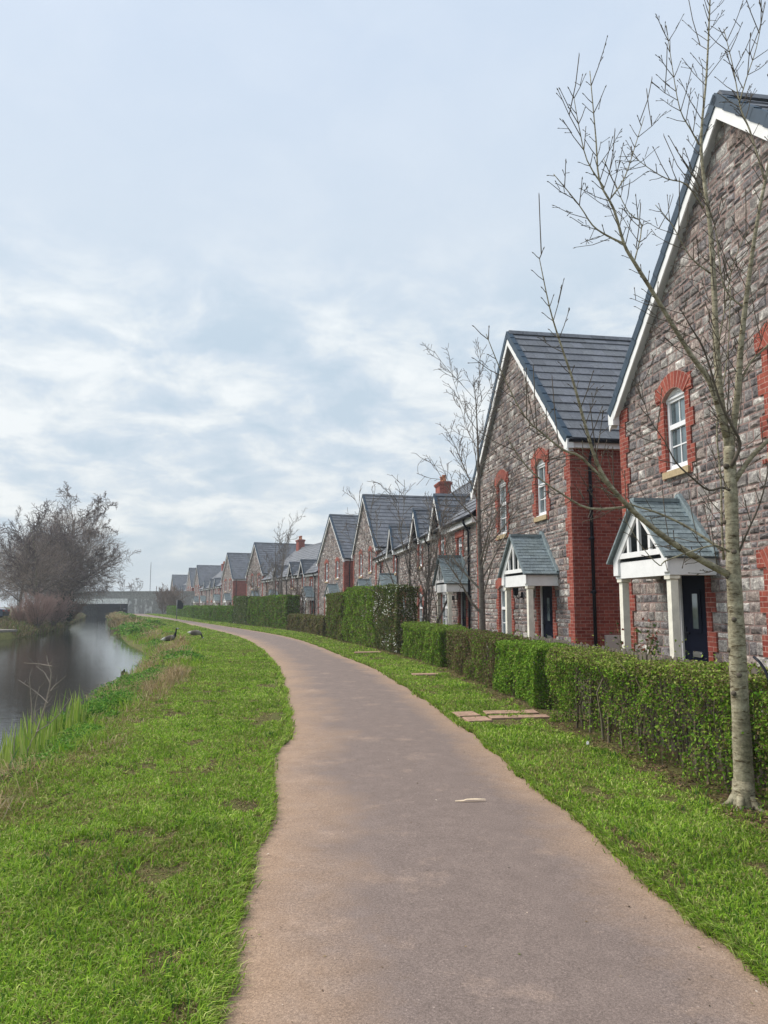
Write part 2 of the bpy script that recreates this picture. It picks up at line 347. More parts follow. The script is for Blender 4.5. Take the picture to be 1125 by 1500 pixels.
M['slab'] = simple('pinkish paving slab', (.34, .22, .16), .9, 12, .25, .3)
def bridge_mat():
    m, t, p = new_mat('streaked bridge masonry'); p.inputs['Roughness'].default_value = .9
    a = noise(t, 1, 5, .6, vec=mapped(t, (1.5, 1.5, .55))); b = noise(t, 3, 6, .65)
    c = ramp(t, b, [(.3, (.19, .19, .185)), (.7, (.36, .355, .335))])
    c = mixc(t, ramp(t, a, [(.53, (0,) * 3), (.61, (.85,) * 3)]), c, (.62, .62, .60)); setc(t, p.inputs['Base Color'], c); bump(t, p, b, .6, .05); return m
M['bridge'] = bridge_mat()
M['parapet'] = simple('grey parapet stone', (.29, .285, .265), .9, 3, .35, .5)
M['deckwhite'] = simple('stained pale concrete', (.78, .78, .74), .8, 4, .35, .3)
M['dark'] = simple('painted bridge shade', (.02, .026, .028), .9, 2, .3)  # shade under and behind the bridge, put into the base colour
M['concrete'] = simple('quay concrete', (.25, .225, .19), .9, 5, .25, .3)
M['steel'] = simple('grey steel', (.20, .21, .22), .5, 5, .1, metal=.3)

# ------------------------------------------------------------------ ground, path, water
Ys = np.concatenate([np.arange(-6, 30, .45), np.arange(30, 70, 1.1), np.arange(70, 160, 3.0), np.linspace(165, 460, 30)])
def lawn_z(x, y): return 0.035 * (vnoise(x, y, .7, 3) - .5) + 0.05 * (vnoise(x, y, .22, 5) - .5)
def strip_cols(y):
    pl, pr, hb, bt, wr, wl = (float(f(y)) for f in (PL, PR, HB, BT, WR, WL)); c = []
    for x, z in ((-460, .6), (-230, .6), (-130, .5), (wl - 28, .45), (wl - 12, .35), (wl - 4, .2), (wl - 1.2, .1), (wl - .25, -.15), (wl + .2, -.75), (wl + 1, -1.3), (wr - 1.2, -1.3), (wr - .15, -.75), (wr + .2, -.42)): c.append((x, z, 1))
    m = wr + .2
    for k in (.35, .7): c.append((m + (bt - m) * k, -.42 + .42 * k, 1))
    for k in range(9): c.append((bt + (pl - bt) * k / 8, None if k not in (8,) else 0, 1))
    for k in range(1, 4): c.append((pl + (pr - pl) * k / 4, -.012, 0))
    for k in range(6): c.append((pr + (hb - pr) * k / 5, 0 if k == 0 else None, 1))
    for d, z in ((.9, .03), (3, .05), (14, .05), (60, .05), (200, .1), (460, .1)): c.append((hb + d, z, .0 if d == .9 else .6))
    return c
gv, gf, gc = [], [], []
for y in Ys:
    for x, z, k in strip_cols(y):
        gv.append((x, y, float(lawn_z(x, y)) if z is None else z)); gc.append((k, k, k))
nc = len(strip_cols(0.0))
for i in range(len(Ys) - 1):
    for j in range(nc - 1): gf.append((i * nc + j, i * nc + j + 1, (i + 1) * nc + j + 1, (i + 1) * nc + j))
g = MB(); g.add(gv, gf, smooth=True); g.c = gc
ground = g.build('ground', M['ground']); tag(ground, kind='structure')
pv, pf, puv = [], [], []; PY = np.concatenate([np.arange(-5, 20, .12), np.arange(20, 60, .4), np.arange(60, 149, 1.2)])
ewl = (vnoise(PY, PY * 0, 1.6, 2) - .5) * .08 + (vnoise(PY, PY * 0, 5.5, 4) - .5) * .05; ewr = (vnoise(PY, PY * 0, 1.3, 8) - .5) * .10 + (vnoise(PY, PY * 0, 6, 9) - .5) * .06
PLw = lambda y: PL(y) + np.interp(y, PY, ewl)
PRw = lambda y: PR(y) + np.interp(y, PY, ewr)
for y in PY:
    a, b = float(PLw(y)), float(PRw(y))
    for k in range(9):
        u = k / 8; pv.append((a + (b - a) * u, y, .010 + .018 * math.sin(math.pi * u) + (-.012 if k in (0, 8) else 0))); puv.append((u, y * .4))
for i in range(len(PY) - 1):
    for j in range(8): pf.append((i * 9 + j, i * 9 + j + 1, i * 9 + 10 + j, i * 9 + 9 + j))
g = MB(); g.add(pv, pf, smooth=True, uvs=puv); tag(g.build('path', M['path']), kind='structure')
g = MB(); wv, wf = [], []
WY = np.concatenate([np.arange(-6, 60, 2.0), np.linspace(62, 456, 60)])
for y in WY: wv += [(float(WL(y)) + .1 * 0 - .1, y, WATER_Z), (float(WR(y)) + .12, y, WATER_Z)]
for i in range(len(WY) - 1): wf.append((2 * i, 2 * i + 1, 2 * i + 3, 2 * i + 2))
g.add(wv, wf); tag(g.build('canal_water', M['water']), kind='structure')
#--PART2--
# ------------------------------------------------------------------ houses
STONES = [(.225, .210, .200), (.28, .265, .250), (.180, .168, .168), (.34, .325, .305), (.26, .228, .212), (.225, .213, .215), (.42, .405, .38), (.30, .256, .232)]
def stone_rows(z0, z1, rr):
    z = z0; rows = []
    while z < z1 - .02:
        rows_in = rr.choice([(.15, .15), (.12, .18), (.18, .12), (.10, .10, .10), (.08, .12, .10), (.13, .17), (.09, .13, .08), (.20, .10)])
        for h in rows_in:
            if z >= z1 - .01: break
            rows.append((z, min(z + h, z1))); z += h
    return rows
def cut(spans, a, b):
    r = []
    for p, q in spans:
        if b <= p or a >= q: r.append((p, q)); continue
        if a > p: r.append((p, a))
        if b < q: r.append((b, q))
    return [(p, q) for p, q in r if q - p > .015]
def stone_wall(mb, span_fn, lim_fn, z0, z1, seed):
    rr = random.Random(seed)
    for za, zb in stone_rows(z0, z1, rr):
        for p, q in span_fn((za + zb) / 2):
            c = lambda x, z: max(lim_fn(z)[0], min(lim_fn(z)[1], x))
            mb.add([(c(p, za), 0, za), (c(q, za), 0, za), (c(q, zb), 0, zb), (c(p, zb), 0, zb)], [(0, 1, 2, 3)], 1)
            x = p
            while x < q - .01:
                h = zb - za; wd = rr.uniform(.11, .30) if h < .14 else rr.uniform(.15, .34)
                x1 = x + wd
                if q - x1 < .12: x1 = q
                j = .009; d = rr.uniform(.006, .026); cl_ = rr.choice(STONES); k = rr.uniform(.70, 1.32); cl_ = tuple(v * k for v in cl_)
                o_ = [(x + j, za + j), (x1 - j, za + j), (x1 - j, zb - j), (x + j, zb - j)]
                o_ = [(a + rr.uniform(-.006, .006), b + rr.uniform(-.007, .007)) for a, b in o_]; o_ = [(c(a, b), b) for a, b in o_]
                cxm = sum(a for a, b in o_) / 4; czm = sum(b for a, b in o_) / 4
                if abs(o_[0][0] - o_[1][0]) > .03:
                    e = .022; inn = [(a + (e if a < cxm else -e) * rr.uniform(.5, 1.6), b + (e if b < czm else -e) * rr.uniform(.5, 1.4)) for a, b in o_]
                    vs = [(a, .0, b) for a, b in o_] + [(a, -d * rr.uniform(.55, 1.1), b) for a, b in inn] + [(cxm + rr.uniform(-.05, .05) * min(1, wd * 3), -d * rr.uniform(.9, 1.7), czm + rr.uniform(-.02, .02))]
                    mb.add(vs, [(0, 1, 5, 4), (1, 2, 6, 5), (2, 3, 7, 6), (3, 0, 4, 7), (4, 5, 8), (5, 6, 8), (6, 7, 8), (7, 4, 8)], 0, cl_)
                x = x1
def tiles(mb, P, A, S, La, Ls, n, tw, seed, th=.042, mat=0, off=True):
    """courses of tiles on the plane P + a*A + s*S"""
    rr = random.Random(seed); P, A, S = Vector(P), Vector(A).normalized(), Vector(S).normalized(); Nn = A.cross(S)
    if Nn.z < 0: Nn = -Nn
    st = Ls / n
    for i in range(n):
        a = -(tw / 2 if (off and i % 2) else 0.0)
        while a < La - .004:
            a0, a1 = max(a, 0), min(a + tw - .006, La); a += tw
            if a1 - a0 < .01: continue
            s0, s1 = i * st, min((i + 1) * st + .06, Ls); h0 = th + rr.uniform(-.003, .004); h1 = .010
            pt = lambda u, v, h: P + A * u + S * v + Nn * h
            k = rr.uniform(.82, 1.16)
            mb.add([pt(a0, s0, h0), pt(a1, s0, h0), pt(a1, s1, h1), pt(a0, s1, h1), pt(a0, s0, -.004), pt(a1, s0, -.004), pt(a1, s1, -.004), pt(a0, s1, -.004)],
                   [(0, 1, 2, 3), (4, 5, 1, 0), (4, 0, 3, 7), (1, 5, 6, 2)], mat, (k, k, k * rr.uniform(.98, 1.03)))
def tooth(z): return int(math.floor(z / .3 + 1e-6)) % 2
def opening_cut(z, o):
    """o: dict x0,x1,z0,z1 ; surround width is toothed"""
    if o['z0'] - .08 <= z <= o['z1'] + (.15 if o.get('arch') else .14):
        e = .225 if tooth(z) else .115
        return o['x0'] - e, o['x1'] + e
def surround(mb, o, bottom):
    x0, x1, z0, z1 = o['x0'], o['x1'], o['z0'], o['z1']; z = math.floor((z0 - bottom) / .3) * .3; zt = z1 + (.02 if o.get('arch') else 0.0)
    while z < zt - .01:
        a, b = max(z, z0 - bottom), min(z + .3, zt); e = .235 if tooth(z + .15) else .125
        y = -.028 - (.004 if tooth(z + .15) else 0)
        mb.box(x0 - e, x0, y, .13, a, b); mb.box(x1, x1 + e, y, .13, a, b); z += .3
    if o.get('arch'):
        n = 12; wd = x1 - x0; rise = .16; r = (wd * wd / 4 + rise * rise) / (2 * rise); zc_ = z1 + rise - r - .02; xc = (x0 + x1) / 2; th = math.asin((wd / 2) / r); t2 = .28
        sl = 0.0; the = th * 1.0
        for i in range(n):
            t0, t1 = -the + 2 * the * i / n, -the + 2 * the * (i + 1) / n
            pts = [(xc + r * math.sin(t) , zc_ + r * math.cos(t)) for t in (t0, t1)]; po = [(xc + (r + t2) * math.sin(t), zc_ + (r + t2) * math.cos(t)) for t in (t0, t1)]
            L = r * 2 * the / n; vs = [(pts[0][0], -.056, pts[0][1]), (pts[1][0], -.056, pts[1][1]), (po[1][0], -.056, po[1][1]), (po[0][0], -.056, po[0][1])]
            vs += [(x, .13, z) for x, _, z in vs]
            mb.add(vs, [(0, 1, 2, 3), (0, 4, 5, 1), (3, 2, 6, 7)] + ([(0, 3, 7, 4)] if i == 0 else []) + ([(1, 5, 6, 2)] if i == n - 1 else []), 1, uvs=[(sl, 0), (sl + L, 0), (sl + L, .21), (sl, .21)] * 2); sl += L
        # brick filling between toothing and the ends of the arch
        for sgn, xe in ((-1, x0), (1, x1)):
            mb.box(min(xe, xe + sgn * .235), max(xe, xe + sgn * .235), -.046, .13, z1 + .02, z1 + .265)
    else:
        mb.box(x0 - .235, x1 + .235, -.046, .13, z1, z1 + .22, 1)
def window(parent, o, bottom=.0):
    x0, x1, z0, z1 = o['x0'], o['x1'], o['z0'], o['z1']; f = MB(); p = MB(); b = .062; ya, yb = .045, .12; two = o.get('two')
    f.bevbox(x0, x0 + b, ya, yb, z0, z1); f.bevbox(x1 - b, x1, ya, yb, z0, z1); f.bevbox(x0 + b, x1 - b, ya + .002, yb, z0, z0 + b * 1.25); f.bevbox(x0 + b, x1 - b, ya + .002, yb, z1 - b, z1)
    zt = z0 + (z1 - z0) * (.60 if not two else .62); f.bevbox(x0 + b, x1 - b, ya - .008, yb, zt - .04, zt + .04)
    halves = [(x0 + b, x1 - b)]
    if two: xm = (x0 + x1) / 2; f.bevbox(xm - .055, xm + .055, ya - .004, yb, z0 + b, z1 - b); halves = [(x0 + b, xm - .055), (xm + .055, x1 - b)]
    for h0, h1 in halves:
        xm = (h0 + h1) / 2; f.box(xm - .011, xm + .011, .072, .10, z0 + b, z1 - b)
        zm = (z0 + b + zt) / 2; f.box(h0, h1, .073, .099, zm - .011, zm + .011)
    if o.get('arch'):
        wd = x1 - x0; rise = .16; r = (wd * wd / 4 + rise * rise) / (2 * rise); zc_ = z1 + rise - r - .02; xc = (x0 + x1) / 2; th = math.asin(wd / 2 / r)
        arc = [(xc + r * math.sin(th - 2 * th * i / 10), zc_ + r * math.cos(th - 2 * th * i / 10)) for i in range(11)]
        f.prism([(x0, z1), (x1, z1)] + arc, .062, .12)
        f.bevbox(x0, x1, .02, .12, z1 - .012, z1 + .022)
        for kk in range(10):
            (xa, za), (xb, zb) = arc[kk], arc[kk + 1]; f.beam((xa, .05, za - .02), (xb, .05, zb - .02), .05, .05)
    p.box(x0 + b * .8, x1 - b * .8, .086, .095, z0 + b, z1 - b)
    wo = f.build('window', M['upvc'], parent); p.build('pane', M['glass'], wo)
    su = MB(); surround(su, o, .16); su.build('brick_surround', [M['brick'], M['soldier']], wo)
    s_ = MB(); s_.bevbox(x0 - .05, x1 + .05, -.02, .15, z0 - .035, z0 - .002, .006); s_.bevbox(x0 - .07, x1 + .07, -.07, .12, z0 - .15, z0 - .036, .008, 1); s_.build('sill', [M['upvc'], M['sill']], wo)
    return wo
def door(parent, x0, x1, zt, z0=.08, frame=True):
    d = MB(); d.bevbox(x0 + .05, x1 - .05, .075, .13, z0, zt - .05, .006)
    xc = (x0 + x1) / 2; su = MB(); surround(su, dict(x0=x0, x1=x1, z0=0, z1=zt), 0.0)
    d.bevbox(xc - .15, xc + .15, .062, .08, z0 + 1.08, z0 + 1.78, .02)
    for zz in (.18,): d.bevbox(x0 + .16, x1 - .16, .068, .08, z0 + .2, z0 + .62, .02)
    do = d.build('door', M['navy'], parent); su.build('brick_surround', [M['brick'], M['soldier']], do)
    fr = MB(); fr.bevbox(x0 - .0, x0 + .055, .04, .14, z0, zt); fr.bevbox(x1 - .05, x1, .04, .14, z0, zt); fr.bevbox(x0 + .05, x1 - .05, .041, .14, zt - .05, zt)
    fr.build('door_frame', M['white'] if frame else M['navy'], do)
    p = MB(); p.box(xc - .075, xc + .075, .055, .07, z0 + 1.15, z0 + 1.71); p.build('door_pane', M['glass'], do)
    l = MB(); l.bevbox(xc - .13, xc + .13, .058, .08, z0 + .70, z0 + .79, .012); l.bevbox(xc - .11, xc + .11, .052, .06, z0 + .725, z0 + .765, .006); l.build('letter_plate', M['chrome'], do)
    h = MB(); h.bevbox(x0 + .10, x0 + .14, .06, .08, z0 + .95, z0 + 1.19, .008); h.beam((x0 + .12, .045, z0 + 1.08), (x0 + .25, .045, z0 + 1.08), .022, .022); h.build('handle', M['black'], do)
    return do
def porch(parent, xc, hw=.89, seed=1):
    W = MB(); ze, zr, yf = 2.38, 3.32, -.84; k = (zr - ze) / (hw + .05)
    for sg in (-1, 1): W.bevbox(xc + sg * .84 - .07, xc + sg * .84 + .07, -.76, .0, 2.06, 2.36, .006)
    W.bevbox(xc - .77, xc + .77, -.76, -.66, 2.06, 2.33, .006)
    W.bevbox(xc - .68, xc + .68, -.795, -.761, 2.39, 2.48, .01)
    for sg in (-1, 1):
        W.add([(xc + sg * .0, yf + .04, zr - .02), (xc + sg * (hw + .02), yf + .04, ze + .0), (xc + sg * (hw + .02), yf + .04, ze - .27), (xc + sg * (hw - .15), yf + .04, ze - .27), (xc + sg * (hw - .15), yf + .04, ze - .03), (xc, yf + .04, zr - .25)] +
              [(xc + sg * .0, yf + .085, zr - .02), (xc + sg * (hw + .02), yf + .085, ze + .0), (xc + sg * (hw + .02), yf + .085, ze - .27), (xc + sg * (hw - .15), yf + .085, ze - .27), (xc + sg * (hw - .15), yf + .085, ze - .03), (xc, yf + .085, zr - .25)],
              [(0, 1, 2, 3, 4, 5), (11, 10, 9, 8, 7, 6)] + [(i, 6 + i, 6 + (i + 1) % 6, (i + 1) % 6) for i in range(6)])
    for dx in (-.36, 0, .36): W.bevbox(xc + dx - .035, xc + dx + .035, -.79, -.745, 2.48, zr - .20 - abs(dx) * k - .02, .008)
    po = W.build('porch', M['white'], parent)
    S = MB(); S.box(xc - .77, xc + .77, -.66, -.02, 2.32, 2.335); S.build('porch_ceiling', M['soffit'], po)
    Rf = MB(); Ls = math.hypot(hw + .10, zr - (ze - .05))
    for sg in (-1, 1):
        Pp = (xc + sg * (hw + .10), yf if sg > 0 else 0, ze - .05)
        tiles(Rf, (xc + sg * (hw + .10), yf - .02, ze - .05), (0, 1, 0), (-sg * (hw + .10), 0, zr - ze + .05), -yf + .02, Ls, 13, .21, seed + sg, .022)
        Rf.add([(xc, yf, zr - .03), (xc + sg * (hw + .09), yf, ze - .07), (xc + sg * (hw + .09), 0, ze - .07), (xc, 0, zr - .03)], [(0, 1, 2, 3) if sg < 0 else (3, 2, 1, 0)], 0, (.6, .6, .6))
        Rf.beam((xc + sg * (hw + .11), yf - .02, ze - .055), (xc, yf - .02, zr + .005), .05, .035)
        # lead flashing where the slope meets the wall
        Rf.beam((xc + sg * (hw + .08), -.035, ze + .0), (xc, -.035, zr + .09), .07, .10)
    Rf.beam((xc, yf - .03, zr + .005), (xc, 0, zr + .005), .15, .06)
    Rf.build('porch_roof', M['portile'], po)
    for sg in (-1, 1):
        T = MB(); x = xc + sg * .80; T.bevbox(x - .06, x + .06, -.73, -.61, .08, 2.0, .012); T.bevbox(x - .085, x + .085, -.755, -.585, 2.0, 2.058, .01); T.bevbox(x - .075, x + .075, -.745, -.595, .08, .26, .01)
        T.build('post', M['cream'], po)
    return po
def lantern(parent, x, z=1.9):
    L = MB(); L.box(x - .04, x + .04, -.05, 0, z - .10, z + .06); L.tube([(x, -.04, z - .05), (x, -.14, z - .12), (x, -.2, z - .03)], .012, 6)
    L.lathe([(.02, -.02), (.055, 0), (.085, .19), (.10, .20), (.04, .27), (.012, .31)], (x, -.2, z - .02), 6); return L.build('wall_lantern', M['black'], parent)
HW, ZE, ZR, DEP = 3.83, 5.41, 9.30, 9.0
def lim_h(z):
    l = HW if z < 5.28 else max(0.02, min(HW, (9.16 - z) * (3.95 / (ZR - ZE)))); return (-l, l)
def downpipe(parent, x, y, zt, axis='y'):
    d = MB(); o_ = (0, -.17) if axis == 'y' else (.17, 0)
    d.tube([(x + o_[0], y + o_[1], zt), (x + o_[0], y + o_[1], zt - .12), (x, y, zt - .42), (x, y, .1)], .038, 8)
    for z in (.7, 1.9, 3.1, 4.2): d.lathe([(.048, -.04), (.048, .04)], (x, y, z), 8); 
    for z in (.7, 1.9, 3.1, 4.2):
        if axis == 'x': d.box(x - .07, x + .0, y - .06, y + .06, z - .02, z + .02)
        else: d.box(x - .06, x + .06, y, y + .07, z - .02, z + .02)
    return d.build('downpipe', M['black'], parent)
def make_house(seed, wins, dr, porch_x, lamp_x=None, meter=None):
    root = empty('stone_house')
    ops = wins + [dict(x0=dr[0], x1=dr[1], z0=.0, z1=dr[2])]
    W = MB()
    def spans(z):
        a, b = lim_h(z); e = .34 if tooth(z) else .225
        sp = [(a + e, b - e)] if z < 5.28 else [(a, b)]
        for o in ops:
            c_ = opening_cut(z, o)
            if c_: sp = cut(sp, *c_)
        return sp
    stone_wall(W, spans, lim_h, 0.0, 9.12, seed)
    W.build('wall', [M['stone'], M['mortar']], root)
    S = MB(); b_ = 8.6
    for sg in (-1, 1): S.box(min(sg * HW, sg * (HW - .05)), max(sg * HW, sg * (HW - .05)), .06, b_, 0, ZE + .03)
    S.box(-HW + .05, HW - .05, b_ - .05, b_, 0, ZE); S.prism([(-HW + .05, ZE), (HW - .05, ZE), (.05, ZR - .25), (-.05, ZR - .25)], b_ - .05, b_)
    S.build('side_wall', M['brick'], root)
    for sg in (-1, 1):
        T = MB(); z = 0
        while z < ZE - .05:
            e = .35 if tooth(z + .15) else .235; y = -.03 - (.003 if tooth(z + .15) else 0); zz = min(z + .3, ZE - .05)
            T.box(min(sg * (HW + .003), sg * (HW - e)), max(sg * (HW + .003), sg * (HW - e)), y, .065, z, zz); z += .3
        T.build('quoin', M['brick'], root)
    for o in wins: window(root, o)
    door(root, *dr); porch(root, porch_x, seed=seed)
    if lamp_x is not None: lantern(root, lamp_x)
    Rf = MB(); ex = HW + .16; zex = ZE - .05; Ls = math.hypot(ex, ZR - zex); yv = -.15
    for sg in (-1, 1):
        tiles(Rf, (sg * ex, yv + .07, zex), (0, 1, 0), (-sg * ex, 0, ZR - zex), DEP - yv, Ls, 14, .333, seed * 3 + sg)
        Rf.add([(0, yv, ZR - .02), (sg * ex, yv, zex - .02), (sg * ex, DEP - .2, zex - .02), (0, DEP - .2, ZR - .02)], [(0, 1, 2, 3) if sg < 0 else (3, 2, 1, 0)], 0, (.5, .5, .5))
    n = 22
    for i in range(n): Rf.lathe([(.115, 0), (.118, .0)], (0, 0, -50), 3) if False else Rf.prism([(-.15, ZR - .06), (.15, ZR - .06), (.075, ZR + .065), (-.075, ZR + .065)], yv + .03 + (DEP - yv - .1) * i / n, yv + (DEP - yv - .1) * (i + 1) / n + .02, 0, (1.0 + .12 * ((i * 7) % 3 - 1),) * 3)
    ro = Rf.build('roof', M['tile'], root)
    V = MB()
    for sg in (-1, 1):
        d = Vector((-sg * ex, 0, ZR - zex)).normalized(); nn = Vector((sg * d.z, 0, abs(d.x)))
        for i in range(14):
            p = Vector((sg * ex, yv + .04, zex)) + d * (Ls * i / 14) + nn * .028; q = Vector((sg * ex, yv + .04, zex)) + d * (Ls * (i + 1) / 14 + .02) + nn * .012
            V.beam(p - nn * .045, q - nn * .045, .13, .165, up=nn)
    V.build('verge', M['verge'], ro)
    B = MB()
    for sg in (-1, 1):
        kx = (ZR - zex) / ex
        def ln(x, off): return ZR - off - abs(x) * kx
        xa = sg * (ex + .02)
        top = [(0, ZR - .10), (xa, ln(xa, .10))]; bt = [(xa, ln(xa, .33)), (0, ZR - .36)]
        poly = top + bt; poly = poly if sg < 0 else poly[::-1]
        B.prism(poly, yv - .005, yv + .022)
        # soffit under the verge and the box end at the eaves
        B.add([(0, yv + .022, ZR - .30), (xa, yv + .022, ln(xa, .27)), (xa, .0, ln(xa, .27)), (0, .0, ZR - .30)], [(0, 1, 2, 3), (3, 2, 1, 0)])
        pl = [(sg * (HW - .02), zex - .26), (sg * (ex + .03), zex - .22), (sg * (ex + .03), zex - .01), (sg * (HW - .02), zex + .1)]; pl = pl if sg > 0 else pl[::-1]
        B.prism(pl, yv - .012, .0)
    B.build('bargeboard', M['white'], root)
    for sg in (-1, 1):
        Fa = MB(); G = MB(); Fa.box(min(sg * (HW - .02), sg * (ex - .02)), max(sg * (HW - .02), sg * (ex - .02)), .02, b_, zex - .20, zex - .03)
        pr = [(.065 * math.cos(math.pi * (1 + i / 6)), .065 * math.sin(math.pi * (1 + i / 6))) for i in range(7)]
        G.prism([(sg * (ex + .03) + a, zex - .02 + b) for a, b in pr], yv + .02, b_ + .1)
        Fa.build('fascia', M['white'], root); G.build('gutter', M['black'], root)
    downpipe(root, HW + .06, .42, ZE - .1, 'x'); downpipe(root, -HW - .06, .5, ZE - .1, 'x' if False else 'x').location.x = 0
    if meter: mb_ = MB(); mb_.box(HW, HW + .06, .66, 1.08, .45, .95); mb_.box(HW + .06, HW + .07, .69, 1.05, .48, .92); mb_.build('meter_box', M['meter'], root)
    return root
def make_terrace(L, seed):
    root = empty('terraced_house'); H = L / 2; ze, zr, yr, dep = 4.5, 8.30, 4.0, 8.0; gab = [H - 5.0, H - 9.4, H - 16.4]; ghw, gz = .95, 5.95
    ups = [dict(x0=x - .42, x1=x + .42, z0=3.38, z1=4.62, arch=True) for x in gab] + [dict(x0=H - 2.6, x1=H - 1.9, z0=3.3, z1=4.02), dict(x0=-H + 1.9, x1=-H + 2.6, z0=3.3, z1=4.02)]
    dn = [dict(x0=H - 5.3, x1=H - 4.1, z0=.62, z1=2.08, arch=True, two=True), dict(x0=H - 9.9, x1=H - 8.9, z0=.62, z1=2.08, arch=True), dict(x0=H - 14.3, x1=H - 13.3, z0=.62, z1=2.08, arch=True), dict(x0=H - 19.7, x1=H - 18.6, z0=.62, z1=2.08, arch=True, two=True)]
    drs = [(H - 2.4, H - 1.45, 2.14), (H - 16.9, H - 16.0, 2.14)]
    ops = ups + dn + [dict(x0=a, x1=b, z0=0, z1=c) for a, b, c in drs]
    def lim(z):
        return (-H, H)
    def spans(z):
        if z < ze - .1: sp = [(-H, H)]
        else:
            g_ = (gz - .1 - z) * ghw / (gz - ze + .15); sp = [(x - g_, x + g_) for x in gab] if g_ > .03 else []
        for o in ops:
            c_ = opening_cut(z, o)
            if c_: sp = cut(sp, *c_)
        return sp
    W = MB(); stone_wall(W, spans, lim, 0, 5.8, seed); W.build('wall', [M['stone'], M['mortar']], root)
    S = MB()
    for sg in (-1, 1):
        S = MB(); S.add([(sg * (H - .01), .02, 0), (sg * (H - .01), dep, 0), (sg * (H - .01), dep, ze), (sg * (H - .01), yr, zr - .1), (sg * (H - .01), .02, ze)], [(0, 1, 2, 3, 4) if sg > 0 else (4, 3, 2, 1, 0)]); S.build('side_wall', M['brick'], root)
    S = MB(); S.box(-H + .02, H - .02, dep - .05, dep, 0, ze); S.build('back_wall', M['brick'], root)
    for o in ups + dn: window(root, o)
    for d in drs: door(root, *d)
    porch(root, H - 1.95, seed=seed); porch(root, H - 16.45, seed=seed + 5)
    lantern(root, H - 3.3)
    Rf = MB(); yo = -.24; zo = ze + .05; Ls = math.hypot(yr - yo, zr - zo)
    tiles(Rf, (-H, yo, zo), (1, 0, 0), (0, yr - yo, zr - zo), L, Ls, 14, .333, seed + 1)
    tiles(Rf, (-H, dep + .24, zo), (1, 0, 0), (0, -(yr - yo), zr - zo), L, Ls, 14, .333, seed + 2)
    Rf.add([(-H, yo, zo - .03), (H, yo, zo - .03), (H, yr, zr - .03), (-H, yr, zr - .03), (-H, dep + .2, zo - .03), (H, dep + .2, zo - .03)], [(0, 1, 2, 3), (3, 2, 5, 4)], 0, (.5, .5, .5))
    for i in range(48): Rf.add([(-H + L * i / 48, yr - .15, zr - .05), (-H + L * i / 48, yr - .06, zr + .06), (-H + L * i / 48, yr + .06, zr + .06), (-H + L * i / 48, yr + .15, zr - .05), (-H + L * (i + 1) / 48, yr - .15, zr - .05), (-H + L * (i + 1) / 48, yr - .06, zr + .06), (-H + L * (i + 1) / 48, yr + .06, zr + .06), (-H + L * (i + 1) / 48, yr + .15, zr - .05)], [(0, 4, 5, 1), (1, 5, 6, 2), (2, 6, 7, 3)])
    gvs = []
    for gx in gab:
        B = MB(); V = MB(); gvs.append((B, V))
        hw_ = ghw + .14; g0 = ze + .0; Lg = math.hypot(hw_, gz - g0)
        for sg in (-1, 1):
            tiles(Rf, (gx + sg * hw_, -.32, g0), (0, 1, 0), (-sg * hw_, 0, gz - g0), 2.1, Lg, 6, .333, seed + 7 + sg)
            Rf.add([(gx, -.32, gz - .03), (gx + sg * hw_, -.32, g0 - .03), (gx + sg * hw_, 1.6, g0 - .03), (gx, 1.6, gz - .03)], [(0, 1, 2, 3), (3, 2, 1, 0)], 0, (.5, .5, .5))
            V.beam((gx + sg * (hw_ + .01), -.30, g0 + .02), (gx, -.30, gz + .035), .11, .07)
            B.beam((gx + sg * (hw_ + .0), -.31, g0 - .10), (gx, -.31, gz - .10), .05, .20)
            B.box(gx + sg * hw_ - .12, gx + sg * hw_ + .06, -.33, .0, g0 - .22, g0 - .04)
        Rf.prism([(gx - .12, gz - .05), (gx + .12, gz - .05), (gx + .06, gz + .06), (gx - .06, gz + .06)], -.32, 1.5)
    ro = Rf.build('roof', M['tile'], root)
    for B, V in gvs: V.build('verge', M['verge'], ro); B.build('bargeboard', M['white'], root)
    C = MB(); cxx = -H + 1.7
    C.box(cxx - .62, cxx + .62, yr - .36, yr + .36, zr - .6, zr + 1.05); C.box(cxx - .67, cxx + .67, yr - .41, yr + .41, zr + .82, zr + .90); C.box(cxx - .71, cxx + .71, yr - .45, yr + .45, zr + .90, zr + 1.0)
    ch = C.build('chimney', M['brick'], ro)
    for dx in (-.32, .32):
        q = MB(); q.lathe([(.15, 0), (.15, .04), (.12, .07), (.11, .36), (.15, .38), (.15, .44), (.09, .44)], (cxx + dx, yr, zr + 1.05), 12); q.build('chimney_pot', M['terra'], ro)
    edges = sorted([-H] + [v for gx in gab for v in (gx - ghw - .1, gx + ghw + .1)] + [H])
    for a, b in zip(edges[::2], edges[1::2]):
        if b - a < .1: continue
        Fa = MB(); G = MB(); Fa.box(a, b, -.18, -.02, ze - .20, ze + .0); pr = [(.065 * math.cos(math.pi * (1 + i / 6)), .065 * math.sin(math.pi * (1 + i / 6))) for i in range(7)]
        G.add([(a, -.26 + p, ze + .03 + q) for p, q in pr] + [(b, -.26 + p, ze + .03 + q) for p, q in pr], [tuple(range(6, -1, -1)), tuple(range(7, 14))] + [(i, 7 + i, 8 + i, i + 1) for i in range(6)] + [(6, 13, 7, 0)])
        Fa.build('fascia', M['white'], root); G.build('gutter', M['black'], root)
    for x in (H - .86, H - 7.3, H - 11.7, H - 15.3, H - 21.5): downpipe(root, x, -.07, ze - .0, 'y')
    return root
def place(o, p, a, sx=1.0, label=None):
    o.location = (p[0], p[1], 0.0); o.rotation_euler = (0, 0, a - math.pi / 2); o.scale = (sx, 1, 1)
    tag(o, label, 'house'); return o
def wn(x0, x1, z0, z1, **k): return dict(x0=x0, x1=x1, z0=z0, z1=z1, **k)
